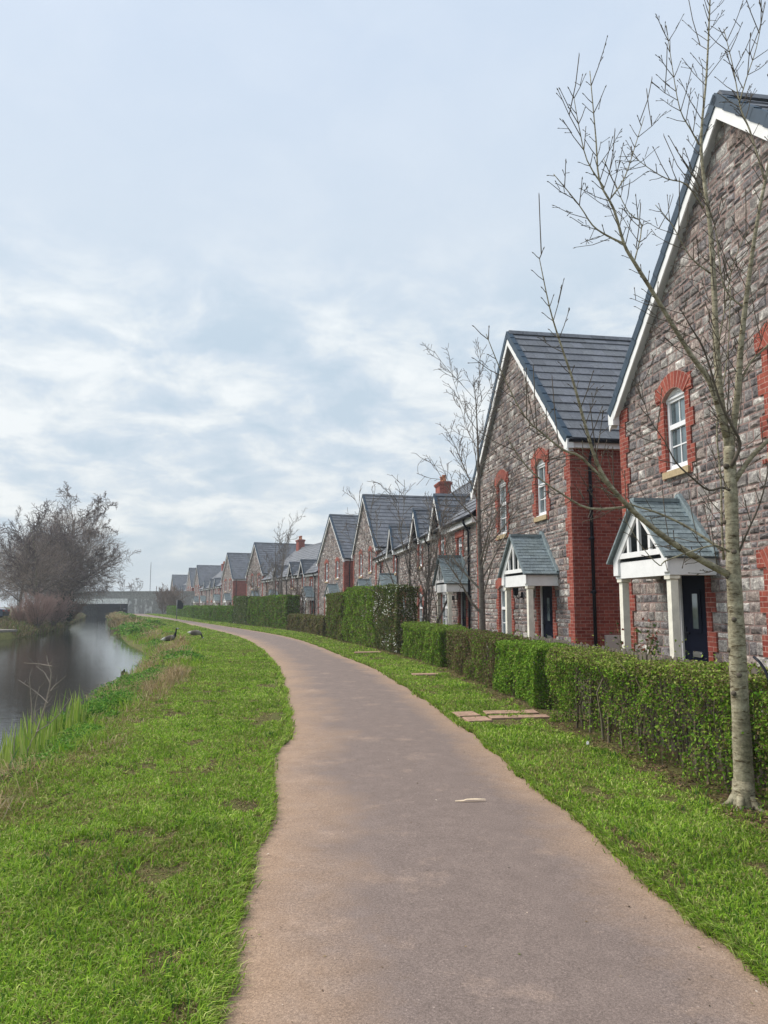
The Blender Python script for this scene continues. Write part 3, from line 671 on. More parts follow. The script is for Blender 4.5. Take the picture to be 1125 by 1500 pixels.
A1, A2 = .1475, .1597
h1 = make_house(3, [wn(-2.15, -1.47, 3.90, 5.12, arch=True), wn(.64, 1.5, 3.70, 5.12, arch=True), wn(.40, 1.6, .62, 2.10, arch=True, two=True)], (-2.06, -1.16, 2.15), -1.78, None)
place(h1, (5.196, 10.632), A1, 1, 'nearest tall stone house, steep gable and navy door behind the near pale tree trunk')
h2 = make_house(5, [wn(1.60, 2.31, 3.86, 5.14, arch=True), wn(-1.55, -.75, 3.68, 5.14, arch=True), wn(-1.62, -.48, .62, 2.08, arch=True, two=True)], (1.58, 2.54, 2.15), 1.97, .40, True)
place(h2, (3.657, 20.674), A2, 1, 'second nearest stone gabled house, red brick side wall with white meter box and downpipe')
GRP = 'stone and brick houses along the towpath'
def ridge_at(p, a): return (p[0] + .15 * math.cos(a), p[1] + .15 * math.sin(a))
far = [((-1.5, 52.2), .235, 'stone gabled house behind the tall hedge, first gable beyond the nearest brick chimney'),
       ((-4.65, 63.8), .36, 'stone gabled house behind the low brown hedge, right of the second brick chimney'),
       ((-16.0, 92.6), .43, 'stone gabled house left of the second brick chimney, behind the small bare tree'),
       ((-23.1, 110.8), .42, 'stone gabled house with brick corners just left of the house by the small bare tree'),
       ((-36.0, 145.0), .39, 'small looking distant gabled house above the low hedge, nearest beyond the farthest visible gablets'),
       ((-40.2, 155.5), .39, 'narrow looking distant gabled house between two larger roofs, second gable from the bridge'),
       ((-53.3, 190.0), .39, 'farthest gabled house, standing against the right end of the canal bridge')]
for p, a, lb in far:
    c = copy_tree(h2); place(c, ridge_at(p, a), a, 1, lb); c['group'] = GRP
for h in (h1, h2): h['group'] = GRP
def along(p, a, d): return (p[0] - math.sin(a) * d, p[1] + math.cos(a) * d)
C2 = along(h2.location, A2, HW); TL_ = 23.6
t1 = make_terrace(TL_, 21)
def span_place(o, P, Q, lb):
    a = math.atan2(-(Q[0] - P[0]), Q[1] - P[1]); L = math.hypot(Q[0] - P[0], Q[1] - P[1])
    place(o, ((P[0] + Q[0]) / 2, (P[1] + Q[1]) / 2), a, L / TL_, lb); o['group'] = 'low cottage terraces between the gabled houses'; o['category'] = 'terrace'
H = [ridge_at(p, a) for p, a, _ in far]; AN = [a for _, a, _ in far]
span_place(t1, along(C2, .15, .02), along(H[0], AN[0], -HW - .05), 'low cottage terrace with dormer gables and the nearest brick chimney')
for i, j, lb in ((1, 2, 'low cottage terrace with the second brick chimney, behind the tall hedge and small bare tree'),
                 (3, 4, 'distant low cottage terrace with dormer gables behind the low far hedge'),
                 (5, 6, 'farthest low cottage terrace, between the last two gabled roofs by the bridge')):
    c = copy_tree(t1); span_place(c, along(H[i], AN[i], HW + .05), along(H[j], AN[j], -HW - .05), lb)
#--PART3--
# ------------------------------------------------------------------ hedges
GREEN = [(.115, .235, .022), (.16, .30, .028), (.075, .17, .018), (.23, .37, .045), (.20, .28, .038)]
OLIVE = [(.115, .15, .03), (.15, .165, .045), (.095, .115, .03), (.16, .14, .06)]
BROWN = [(.16, .12, .06), (.20, .15, .085), (.12, .09, .05)]
STEMC = [(.16, .13, .09), (.20, .17, .12), (.11, .09, .065)]
def poly_sample(pts, s):
    P = np.array(pts, float); seg = np.diff(P, axis=0); L = np.hypot(seg[:, 0], seg[:, 1]); cum = np.concatenate([[0], np.cumsum(L)])
    s = np.clip(np.asarray(s), 0, cum[-1] - 1e-6); i = np.clip(np.searchsorted(cum, s, side='right') - 1, 0, len(L) - 1)
    t = (s - cum[i]) / L[i]; d = seg[i] / L[i][:, None]
    return P[i] + seg[i] * t[:, None], d, cum[-1]
def hedge(label, pts, depth, h, leaf, dens, cols, sparse=0.0, twigs=30, stems=4, seed=1, blossom=0, topcols=None, hvar=.05, brown=.0):
    r = np.random.default_rng(seed); _, _, Lt = poly_sample(pts, np.array([0.0])); mid, d0, _ = poly_sample(pts, np.array([Lt / 2]))
    root = empty('hedge', (float(mid[0, 0]), float(mid[0, 1]), 0)); off = np.array([mid[0, 0], mid[0, 1], 0])
    n = int(dens * Lt * (h * 1.6 + depth)); wts = np.array([h, depth, h * .35, .0]); wts[3] = .0
    face = r.choice(3, n, p=wts[:3] / wts[:3].sum()); s = r.uniform(0, Lt, n); z = r.uniform(0.03, 1, n) * h; inn = r.exponential(.055, n); v = np.zeros(n)
    m0, m1, m2 = face == 0, face == 1, face == 2
    v[m0] = inn[m0]; v[m1] = r.uniform(0, depth, m1.sum()); z[m1] = h - inn[m1]; v[m2] = depth - inn[m2]
    ne = int(n * depth * 1.3 / max(Lt, .5)); ee = r.integers(0, n, ne)   # the two ends
    s[ee] = np.where(r.random(ne) < .5, inn[ee], Lt - inn[ee]); v[ee] = r.uniform(0, depth, ne); z[ee] = r.uniform(.03, 1, ne) * h
    bul = (vnoise(s, z, 2.2, seed) - .5) * .22 + (vnoise(s, z, 6, seed + 3) - .5) * .11
    hh = 1 + (vnoise(s, s * 0, 1.4, seed + 5) - .5) * 2 * hvar
    # rounded shoulder
    k = np.clip((z - h * .86) / (h * .14), 0, 1); v = v + np.where(m0, k * k * .07, 0) - np.where(m0, bul, 0)
    z = z * hh + np.where(m1, bul * .5, 0)
    stray = r.random(n) < .03; z = z + np.where(stray & m1, r.exponential(.05, n), 0); v = v - np.where(stray & m0, r.exponential(.05, n), 0)
    p, d, _ = poly_sample(pts, s); nrm = np.stack([d[:, 1], -d[:, 0]], 1)   # to the right of travel = away from the path
    P = np.concatenate([p + nrm * v[:, None], z[:, None]], 1)
    dn = vnoise(s, z, 3.1, seed + 9) * .5 + vnoise(s, z, 8, seed + 11) * .5
    keep = r.random(n) < np.clip(1.0 - sparse * (1.25 - z / h) * 1.15 + (dn - .5) * 1.6 * (.25 + sparse), .03, 1) ; keep |= m1 & (r.random(n) < .9)
    P, face, dn, z, s = P[keep], face[keep], dn[keep], z[keep], s[keep]; n = len(P)
    C = palette(n, cols, .18)
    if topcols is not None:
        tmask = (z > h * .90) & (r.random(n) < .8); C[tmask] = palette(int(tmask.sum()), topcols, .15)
    if brown > 0:
        bm = r.random(n) < brown * np.clip(.3 + 1.4 * (vnoise(s, z, 1.5, seed + 21) - .3) + .5 * (1 - z / h), 0, 1); C[bm] = palette(int(bm.sum()), BROWN, .2)
    outn = np.concatenate([-nrm[keep], np.full((n, 1), .55)], 1); outn[face == 1] = (0, 0, 1)
    Lf = leaf * r.uniform(.65, 1.35, n)
    quads_obj('foliage', leaf_quads(P - off, Lf, Lf * .62, outn, .35), C, M['leaf'], root)
    T = MB()
    for i in range(int(Lt * twigs)):
        a = r.uniform(0, Lt); v0 = r.uniform(.08, depth - .05); zz0 = r.uniform(.0, h * .7); pts_ = []; va = v0; sa = a; dv = r.normal() * .05; ds = r.normal() * .07
        hs = r.uniform(.25, .55) * min(h, 1.6)
        for q in range(4):
            pp, dd, _ = poly_sample(pts, np.array([np.clip(sa, .02, Lt - .02)])); nn_ = np.array([dd[0, 1], -dd[0, 0]])
            xy = pp[0] + nn_ * va; pts_.append((xy[0] - off[0], xy[1] - off[1], min(zz0 + hs * q / 3, h * 1.03))); va = np.clip(va + dv + r.normal() * .025, -.04, depth); sa += ds + r.normal() * .03
        rr_ = r.uniform(.0025, .006); T.tube(pts_, [rr_, rr_ * .9, rr_ * .7, rr_ * .4], 4, 0, STEMC[i % 3], cap=False)
    for i in range(int(Lt * stems)):
        a = (i + r.uniform(.2, .8)) / stems; v0 = r.uniform(.10, .35); pp, dd, _ = poly_sample(pts, np.array([a])); nn_ = np.array([dd[0, 1], -dd[0, 0]]); xy = pp[0] + nn_ * v0 - off[:2]; rr_ = r.uniform(.010, .020)
        T.tube([(xy[0], xy[1], -.03), (xy[0] + r.normal() * .03, xy[1] + r.normal() * .03, h * .3), (xy[0] + r.normal() * .06, xy[1] + r.normal() * .06, h * .6), (xy[0] + r.normal() * .1, xy[1] + r.normal() * .1, h * .92)], [rr_ * 1.3, rr_, rr_ * .75, rr_ * .4], 5, 0, STEMC[i % 3], cap=False)
    if T.v: T.build('stems', M['hazetwig'], root)
    if blossom:
        bi = r.integers(0, n, blossom * 3); w_ = vnoise(s[bi], z[bi], 2.2, seed + 31) > .55; bi = bi[w_][:blossom]
        bp = P[bi] - off + outn[bi] * .05 * np.array([1, 1, .4]); bl = leaf * r.uniform(.6, 1.1, len(bi))
        quads_obj('blossom', leaf_quads(bp, bl, bl * .8, outn[bi], .5), palette(len(bi), [(.78, .78, .72), (.7, .72, .62)], .05), M['petal'], root)
    tag(root, label, 'hedge', 'hedges along the towpath'); return root
def hb(y, dx=0.0): return (float(HB(y)) + dx, y)
hedge('clipped twiggy hedge right of the pale tree trunk at the right edge', [(2.98, 2.6), (2.88, 4.3), (2.85, 5.98)], .7, .98, .030, 4800, GREEN + OLIVE, .68, 48, 7, 3, brown=.25)
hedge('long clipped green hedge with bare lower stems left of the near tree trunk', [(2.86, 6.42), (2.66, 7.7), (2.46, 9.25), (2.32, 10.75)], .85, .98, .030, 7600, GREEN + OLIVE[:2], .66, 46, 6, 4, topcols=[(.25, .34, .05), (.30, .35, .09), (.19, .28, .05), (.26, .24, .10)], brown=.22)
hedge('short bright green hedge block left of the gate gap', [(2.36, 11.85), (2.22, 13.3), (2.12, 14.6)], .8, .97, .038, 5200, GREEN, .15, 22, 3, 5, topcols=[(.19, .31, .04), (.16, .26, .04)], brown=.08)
hedge('brownish clipped hedge in front of the slender grey tree', [(2.07, 14.75), (1.82, 17.2), (1.56, 19.2)], .8, 1.0, .040, 3600, OLIVE + GREEN[:2], .35, 36, 4, 6, brown=.6)
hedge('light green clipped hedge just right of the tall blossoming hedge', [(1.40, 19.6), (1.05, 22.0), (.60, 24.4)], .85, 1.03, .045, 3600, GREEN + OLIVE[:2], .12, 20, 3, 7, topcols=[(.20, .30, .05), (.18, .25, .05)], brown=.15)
hedge('tall dark hedge flecked with white blossom', [(.42, 25.0), (.10, 26.4), (-.35, 28.2)], .75, 2.3, .060, 1700, [(.075, .12, .025), (.10, .14, .035), (.07, .085, .035), (.13, .17, .04)], .12, 16, 2, 8, blossom=650, hvar=.07, brown=.30)
hedge('tall bright green hedge block left of the blossoming hedge', [(-.42, 28.5), (-1.1, 31.2), (-1.85, 34.0)], .8, 2.32, .066, 1300, GREEN + OLIVE[:2], .22, 12, 1, 9, hvar=.07, brown=.18)
hedge('tall narrow olive hedge block beside the bright green one', [(-1.92, 34.3), (-2.6, 37.2), (-3.0, 39.0)], .8, 2.15, .072, 1300, OLIVE + GREEN[:1], .08, 6, 1, 10, brown=.2)
hedge('low brown hedge stretch between the tall hedges', [(-3.15, 39.4), (-4.6, 45.0), (-6.4, 50.4)], .9, 1.0, .078, 1300, OLIVE + BROWN[:1], .08, 6, .8, 11, brown=.5)
hedge('tall green and brown striped hedge left of the low brown stretch', [(-6.5, 50.8), (-8.8, 56.8), (-11.2, 62.2)], .9, 2.25, .10, 760, GREEN[:3] + OLIVE[:2], .05, 4, .6, 12, hvar=.04, brown=.2)
hedge('tall rounded pale green hedge, leftmost of the tall ones', [(-11.4, 62.6), (-13.6, 68.6)], 1.2, 2.35, .11, 600, [(.10, .15, .04), (.08, .13, .03), (.13, .17, .05)], .05, 3, .5, 13, hvar=.06, brown=.12, blossom=80)
hedge('long low far hedge under the distant houses', [(-13.9, 69.5), (-18.6, 80), (-23.5, 94)], 1.4, 1.5, .13, 420, GREEN[:3] + OLIVE[:1], .05, 2, .4, 14, brown=.12)
hedge('farthest low hedge near the sign post and bridge', [(-24.3, 96.5), (-32.5, 118), (-39.5, 138)], 1.6, 1.5, .17, 260, GREEN[:3] + OLIVE[:1], .04, 1, .2, 15, brown=.1)
# ------------------------------------------------------------------ fences, slabs, small things
def picket(label, pts, h, wboard=.10, gap=.035, seed=1, name='picket_fence'):
    r = random.Random(seed); root = empty(name, (pts[0][0], pts[0][1], 0)); _, _, Lt = poly_sample(pts, np.array([0.0])); B = MB(); Rl = MB(); s = 0
    o = np.array(pts[0])
    while s < Lt - wboard:
        p, d, _ = poly_sample(pts, np.array([s + wboard / 2])); p = p[0] - o; d = d[0]; hh = h + r.uniform(-.02, .02); w2 = wboard / 2 - r.uniform(0, .004); nx, ny = d[1], -d[0]
        q = [(-w2, 0), (w2, 0), (w2, hh - .03), (w2 - .03, hh), (-w2 + .03, hh), (-w2, hh - .03)]
        vs = [(p[0] + d[0] * a + nx * t, p[1] + d[1] * a + ny * t, z) for t in (-.01, .01) for a, z in q]; k = r.uniform(.8, 1.15)
        B.add(vs, [(0, 1, 2, 3, 4, 5), (11, 10, 9, 8, 7, 6)] + [(i, 6 + i, 6 + (i + 1) % 6, (i + 1) % 6) for i in range(6)], 0, (k, k, k)); s += wboard + gap
    for z in (h * .3, h * .78): Rl.tube([(p_[0] - o[0] + .03, p_[1] - o[1], z) for p_ in pts], .025, 4)
    B.build('boards', M['wood'], root); Rl.build('rail', M['wood'], root); tag(root, label, 'fence'); return root
picket('weathered dark picket fence with tops showing above the long green hedge', [(3.32, 6.8), (3.15, 8.6), (3.05, 10.6), (2.95, 12.2), (2.9, 14.8)], 1.03, seed=2)
picket('short weathered plank gate in the gap between two hedges', [(2.95, 10.9), (2.9, 11.75)], .86, .11, .02, 5, 'garden_gate')
P_ = MB(); P_.bevbox(-.055, .055, -.055, .055, -.05, 1.16, .01); p_ = P_.build('fence_post', M['wood']); p_.location = (3.30, 6.28, 0); p_.rotation_euler = (0, 0, .1); tag(p_, 'thick weathered wooden post just right of the near tree trunk', 'post')
Hs = MB(); hp = [at(1104, 962, 6.55), at(1112, 969, 6.5), at(1120, 980, 6.45), at(1126, 995, 6.4), at(1130, 1020, 6.35)]; Hs.tube([p - hp[0] for p in hp], .012, 8); ho = Hs.build('garden_hose', M['black']); ho.location = hp[0]; tag(ho, 'black hose looped over the wooden post beside the near trunk', 'hose')
def slab(x, y, a, b, rz, label):
    q = MB(); q.v = []; q.bevbox(-a / 2, a / 2, -b / 2, b / 2, -.02, .022, .006); o = q.build('paving_slab', M['slab']); o.location = (x, y, 0.018); o.rotation_euler = (R(.6), R(-.8), rz); tag(o, label, 'slab', 'paving slabs set across the grass verge')
slab(1.20, 11.25, .32, .40, .2, 'small square pinkish slab nearest the path edge, farther of the left pair')
slab(1.30, 10.75, .34, .36, .15, 'small square pinkish slab by the path, nearer of the left pair')
slab(1.88, 11.45, .78, .30, .05, 'long brown slab leading to the plank gate, farther of the pair')
slab(1.92, 10.98, .84, .24, .05, 'long brown slab leading to the plank gate, nearer of the pair')
slab(.95, 17.7, .62, .32, .05, 'worn slab half buried in the verge beside the brownish hedge')
slab(-.55, 26.0, .9, .4, .1, 'distant worn slab in the verge before the tall blossoming hedge')
st = MB(); a_, b_ = Vector((-.115, -.01, .0)), Vector((.12, .03, .012)); st.add([(-.125, -.008, 0), (-.06, -.013, .003), (-.055, .006, .008), (-.125, -.001, .006), (-.03, -.012, .012), (.05, -.006, .012), (.125, .018, .008), (.125, .026, .010), (.04, .016, .018), (-.03, .008, .016)], [(0, 1, 2, 3), (1, 4, 9, 2), (4, 5, 8, 9), (5, 6, 7, 8)])
st.add([(-.125, -.008, -.004), (.125, .018, -.004), (.125, .026, -.004), (-.125, -.001, -.004)], [(0, 1, 2, 3)])
so_ = st.build('wood_splinter', simple('pale split wood', (.62, .50, .36), .8, 30, .15)); so_.location = (.70, 6.33, .032); tag(so_, 'pale split piece of wood lying on the path', 'stick')
lt = MB(); lt.add([(-.03, 0, 0), (.0, -.01, .015), (.025, 0, .05), (0, .02, .075), (-.02, .02, .05)], [(0, 1, 2), (0, 2, 3, 4)]); lt.add([(-.035, .01, .0), (.03, .012, .0), (.03, .03, .04), (-.02, .03, .05)], [(0, 1, 2, 3)])
lo = lt.build('litter', simple('crumpled pale wrapper', (.6, .6, .58), .5, 40, .5)); lo.scale = (.6, .6, .6); lo.location = (2.3, 8.75, .04); tag(lo, 'crumpled pale scrap of litter in the grass under the long hedge', 'litter')
rk = MB(); rk.bevbox(-.12, .09, -.05, .06, -.02, .05, .02); ro_ = rk.build('broken_slab', simple('pale concrete lump', (.20, .22, .14), .9, 12, .3, .4)); ro_.location = (-1.74, 3.40, .0); ro_.rotation_euler = (.1, -.15, .3); tag(ro_, 'pale broken slab lying in the lawn at the bottom left corner', 'stone')
# ------------------------------------------------------------------ trees
def grow(mb, p, d, L, r, lvl, prm, rr, out=None):
    seg = prm['seg'][lvl]; pts = [Vector(p)]; rad = [r]; dirs = []; d = Vector(d).normalized()
    for i in range(seg):
        d = (d + Vector((rr.gauss(0, 1), rr.gauss(0, 1), rr.gauss(0, 1))) * prm['wob'][lvl] + Vector((0, 0, prm['up'][lvl]))).normalized()
        pts.append(pts[-1] + d * L / seg); rad.append(max(r * (1 - (i + 1) / seg * prm['tap'][lvl]), prm.get('rmin', .003))); dirs.append(d.copy())
    m, sides = out[0] if lvl == 0 and out else mb, (8, 6, 5, 3, 3)[lvl]
    m.tube(pts, rad, sides, 0, prm['col'][min(lvl, len(prm['col']) - 1)], cap=False)
    if lvl + 1 >= len(prm['n']) + 1: return
    if lvl >= len(prm['n']): return
    n = prm['n'][lvl]; n = max(1, int(n * rr.uniform(.8, 1.2)))
    for k in range(n):
        t = prm['t0'][lvl] + (1 - prm['t0'][lvl]) * (k + rr.random()) / n; t = min(t, .98); x = t * seg; i = min(int(x), seg - 1); f = x - i
        q = pts[i].lerp(pts[i + 1], f); ax = dirs[i]; pe = ax.cross(Vector((rr.gauss(0, 1), rr.gauss(0, 1), rr.gauss(0, .6)))).normalized()
        an = R(prm['ang'][lvl]) * rr.uniform(.7, 1.25); nd = ax * math.cos(an) + pe * math.sin(an)
        grow(mb, q, nd, L * prm['ratio'][lvl] * rr.uniform(.65, 1.15) * (1 - prm['fall'][lvl] * t), max(rad[i] * prm['rr'][lvl], prm.get('rmin', .003)), lvl + 1, prm, rr, out)
def tree(label, p, d, L, r, prm, seed, mat, cat='tree', name='bare_tree', group=None, multi=1, spread=.0):
    rr = random.Random(seed); root = empty(name, p); T, K = MB(), MB()
    for i in range(multi):
        a = 2 * math.pi * (i + rr.random() * .6) / multi; dd = Vector(d) + Vector((math.cos(a), math.sin(a), 0)) * spread * rr.uniform(.4, 1.2)
        grow(K, (math.cos(a) * r * (1.5 if multi > 1 else 0), math.sin(a) * r * (1.5 if multi > 1 else 0), -.1), dd, L * rr.uniform(.8, 1.05) if multi > 1 else L, r, 0, prm, rr, (T,))
    T.build('trunk', mat, root); K.build('crown', M['hazetwig'], root); return tag(root, label, cat, group)
GB = [(.24, .22, .18), (.21, .185, .155), (.17, .145, .125), (.15, .125, .11), (.14, .115, .10)]
# the pale tree by the path, limbs followed one by one
rr = random.Random(5); TB = Vector((2.86, 6.22, 0)); t_root = empty('pale_bark_tree', TB); Tr, Cr = MB(), MB(); Y0 = 6.22
def limb(px, r0, r1, mb, twig=1.0, col=(1, 1, 1), mat=0, sides=8, twl=.22):
    raw = [at(x, y, Y0 + dy) - TB for x, y, dy in px]; pts = []
    for i in range(len(raw) - 1):      # smooth through the points
        p0, p1, p2, p3 = raw[max(i - 1, 0)], raw[i], raw[i + 1], raw[min(i + 2, len(raw) - 1)]
        for k in range(3):
            t = k / 3; pts.append(.5 * ((2 * p1) + (p2 - p0) * t + (2 * p0 - 5 * p1 + 4 * p2 - p3) * t * t + (3 * p1 - p0 - 3 * p2 + p3) * t ** 3))
    pts.append(raw[-1]); n = len(pts); rad = [r0 + (r1 - r0) * (i / (n - 1)) ** .8 for i in range(n)]
    rad = [q * (1 + rr.uniform(-.05, .05)) for q in rad]; mb.tube(pts, rad, sides, mat, col)
    L = sum((pts[i + 1] - pts[i]).length for i in range(n - 1)); s = .12; acc = 0
    for i in range(n - 1):
        seg = pts[i + 1] - pts[i]; sl = seg.length; dd = seg.normalized()
        while acc + sl > s:
            q = pts[i] + dd * (s - acc); s += rr.uniform(.06, .14) / max(twig, .05)
            if twig <= 0: continue
            for sg in ((1, -1) if rr.random() < .6 else (1,)):
                pe = dd.cross(Vector((rr.gauss(0, .5), 1, rr.gauss(0, .5)))).normalized() * sg + Vector((0, rr.gauss(0, .6), .25))
                nd = (dd * .7 + pe.normalized() * .8).normalized(); ln = twl * rr.choice((.25, .35, .5, .8, 1.2, 1.6)) * rr.uniform(.7, 1.2); e1 = q + nd * ln * .5 + Vector((0, 0, .03 * ln)); e2 = q + nd * ln * .95 + Vector((0, 0, .16 * ln))
                Cr.tube([q, e1, e2, e2 + nd * .012, e2 + nd * .025], [.0042, .0034, .0026, .0050, .001], 4, 1, cap=False)
                if rr.random() < .07 and r0 < .04:
                    hl = rr.uniform(.25, .6); sx, sy = rr.gauss(0, .06), rr.gauss(0, .06); Cr.tube([e1, e1 + Vector((sx, sy, hl * .5)), e1 + Vector((sx * 1.6, sy * 1.6, hl)), e1 + Vector((sx * 1.6, sy * 1.6, hl + .02))], [.0045, .0038, .0036, .0015], 4, 1, cap=False)
                if ln > .16:
                    for b in range(rr.randint(1, 4)):
                        u = rr.uniform(.3, .95); bq = q.lerp(e2, u); bd = (nd + Vector((rr.gauss(0, .8), rr.gauss(0, .8), rr.gauss(.3, .6)))).normalized(); bl = rr.uniform(.02, .09)
                        Cr.tube([bq, bq + bd * bl, bq + bd * (bl + .010), bq + bd * (bl + .02)], [.0028, .0022, .0046, .001], 4, 1, cap=False)
        acc += sl
limb([(1092, 1200, 0), (1090, 1150, 0), (1085, 1050, 0), (1080, 950, .0), (1077, 880, .0), (1074, 830, 0), (1072, 760, .0), (1070, 700, 0), (1068, 655, .02)], .080, .046, Tr, 0)
for kz, ka in ((.45, 2.2), (.9, 3.6), (1.25, 2.9), (1.5, 4.1), (1.62, 2.0), (1.85, 3.3), (2.05, 4.6), (2.3, 2.6), (2.75, 3.9), (1.05, 4.4)):
    c0 = at(1091 - kz * 9, 1180 - kz * 180, Y0) - TB; dv = Vector((math.cos(ka), math.sin(ka), .25)); rk_ = .078 - kz * .012
    Tr.tube([c0 + dv * rk_ * .5, c0 + dv * (rk_ + .006), c0 + dv * (rk_ + .012)], [.026, .020, .008], 7, 1)
for ra in (0.4, 1.7, 2.9, 4.0, 5.2):
    cv, sv_ = math.cos(ra), math.sin(ra); Tr.tube([(cv * .05, sv_ * .05, .12), (cv * .10, sv_ * .10, .035), (cv * .17, sv_ * .17, -.004), (cv * .24, sv_ * .24, -.03)], [.035, .032, .022, .012], 7)
Tr.lathe([(.115, -.06), (.098, .02), (.086, .10), (.078, .22)], (.0, 0, 0), 14)
limb([(1068, 660, .02), (1056, 590, .06), (1049, 500, .12), (1046, 420, .2), (1040, 330, .25), (1031, 262, .3), (1027, 200, .32), (1035, 110, .35), (1040, 0, .4), (1041, -40, .4)], .036, .004, Cr, .9)
limb([(1069, 665, .02), (1080, 580, -.05), (1086, 500, -.12), (1098, 400, -.2), (1110, 320, -.3), (1124, 250, -.35), (1142, 150, -.4)], .034, .008, Cr, .8)
limb([(1064, 640, .0), (1040, 560, -.06), (1012, 520, -.12), (968, 447, -.25), (929, 384, -.35), (914, 357, -.38), (899, 306, -.42), (878, 264, -.45), (873, 204, -.46), (864, 104, -.48)], .028, .0035, Cr, .9)
limb([(914, 357, -.38), (889, 345, -.42), (868, 330, -.46), (848, 300, -.5), (811, 255, -.55)], .010, .003, Cr, 1.1)
limb([(895, 290, -.42), (915, 260, -.36), (930, 215, -.34), (944, 170, -.3)], .007, .0025, Cr, 1)
limb([(885, 275, -.44), (860, 235, -.5), (848, 185, -.52), (840, 139, -.55)], .007, .0025, Cr, 1)
limb([(929, 384, -.35), (940, 330, -.3), (920, 310, -.26), (897, 262, -.24), (884, 232, -.22)], .006, .0025, Cr, .9)
limb([(1068, 842, 0), (1030, 822, -.08), (985, 795, -.18), (940, 760, -.30), (905, 725, -.40), (880, 690, -.46), (862, 640, -.52), (840, 560, -.6), (820, 500, -.68), (805, 450, -.74), (790, 378, -.8)], .031, .003, Cr, .8)
limb([(1060, 806, .02), (1035, 790, .10), (1000, 768, .18), (960, 750, .22), (922, 738, .2), (880, 715, .2)], .015, .005, Cr, .6)
limb([(903, 724, -.4), (853, 671, -.5), (827, 660, -.55), (800, 639, -.6), (768, 609, -.7), (736, 548, -.8), (712, 489, -.9)], .013, .0028, Cr, .8)
limb([(922, 742, -.34), (864, 745, -.45), (824, 724, -.55), (789, 700, -.62), (768, 679, -.68), (741, 639, -.75)], .011, .003, Cr, .7)
limb([(1072, 682, -.05), (1084, 650, -.09), (1070, 620, -.16), (1054, 586, -.24), (1033, 517, -.34), (1012, 479, -.4), (994, 448, -.46)], .017, .004, Cr, .9, mat=1)
limb([(1076, 705, .0), (1100, 670, -.04), (1125, 645, -.1), (1165, 600, -.2)], .024, .014, Cr, .5)
limb([(1073, 720, 0), (1057, 714, -.12), (1038, 718, -.2), (1014, 700, -.28), (990, 677, -.34), (974, 647, -.38), (950, 610, -.42), (938, 560, -.46)], .012, .0025, Cr, .8, mat=1)
limb([(1068, 808, -.05), (1046, 799, -.14), (1012, 808, -.22), (974, 822, -.3), (966, 828, -.31), (942, 803, -.34), (913, 757, -.4)], .009, .0025, Cr, .5)
limb([(1080, 815, .0), (1094, 781, -.08), (1113, 738, -.14), (1125, 690, -.2), (1135, 640, -.24)], .010, .004, Cr, .6, mat=1)
limb([(1031, 305, .28), (1005, 270, .2), (977, 262, .15), (950, 246, .1), (923, 225, .06)], .008, .0028, Cr, 1)
limb([(1024, 212, .32), (1012, 190, .28), (996, 160, .22), (985, 100, .2), (976, 37, .18)], .008, .0025, Cr, 1)
limb([(1040, 400, .22), (1010, 375, .2), (985, 330, .16), (960, 300, .12)], .008, .003, Cr, .9)
limb([(1120, 262, -.35), (1098, 190, -.28), (1085, 159, -.25), (1074, 99, -.2), (1060, 42, -.2)], .010, .0025, Cr, 1)
limb([(1083, 150, -.25), (1095, 110, -.28), (1108, 70, -.3), (1118, 18, -.32)], .006, .0025, Cr, .9)
limb([(1090, 450, -.14), (1060, 420, -.2), (1047, 330, -.26), (1020, 265, -.3), (995, 225, -.34)], .008, .003, Cr, .9)
limb([(1060, 820, .10), (1057, 760, .16), (1056, 700, .2), (1050, 620, .25), (1066, 520, .3), (1070, 420, .35)], .012, .004, Cr, .6)
limb([(1082, 565, -.06), (1100, 530, -.1), (1125, 505, -.14), (1150, 470, -.2)], .012, .005, Cr, .8)
limb([(1050, 520, .1), (1062, 450, .0), (1076, 380, -.1), (1100, 330, -.2)], .008, .003, Cr, .9)
Tr.build('trunk', [M['bark'], M['twig']], t_root); Cr.build('crown', [M['bark'], M['twig']], t_root); tag(t_root, 'nearest tree, bare with pale lichened trunk, rising out of the hedge at right', 'tree')
# slender grey tree before the second house
prmS = dict(n=[28, 8, 5], seg=[9, 5, 4, 3], wob=[.035, .11, .16, .2], up=[.03, .10, .10, .05], tap=[.93, .85, .8, .7], t0=[.17, .2, .2], ang=[50, 42, 45], ratio=[.45, .42, .45], fall=[.55, .4, .3], rr=[.36, .5, .55], col=GB, rmin=.0065)
tree('slender grey bare tree in front of the second stone house', (2.72, 21.0, 0), (0, 0, 1), 7.9, .11, prmS, 12, M['greybark'])
prmF = dict(n=[8, 6, 5], seg=[7, 5, 4, 3], wob=[.07, .13, .18, .2], up=[.06, .08, .06, .05], tap=[.85, .85, .8, .7], t0=[.22, .15, .15], ang=[38, 42, 45], ratio=[.5, .45, .45], fall=[.4, .3, .3], rr=[.5, .5, .55], col=GB, rmin=.009)
tree('tangled multi stemmed bare tree rising behind the tall blossoming hedge', (1.35, 27.0, 0), (0, 0, 1), 5.6, .05, dict(prmF, n=[10, 6, 4], rmin=.0075), 14, M['greybark'], multi=6, spread=.36)
tree('small bare tree rising above the far tall hedge', (-9.6, 69.5, 0), (0, 0, 1), 8.6, .09, dict(prmF, rmin=.012, ang=[28, 32, 40]), 17, M['greybark'], multi=3, spread=.14)
tree('bare pale sapling beside the small bare tree, its stems crossing', (-11.4, 72.0, 0), (-.1, 0, 1), 6.0, .07, dict(prmF, rmin=.012), 19, M['bark'], multi=3, spread=.3)
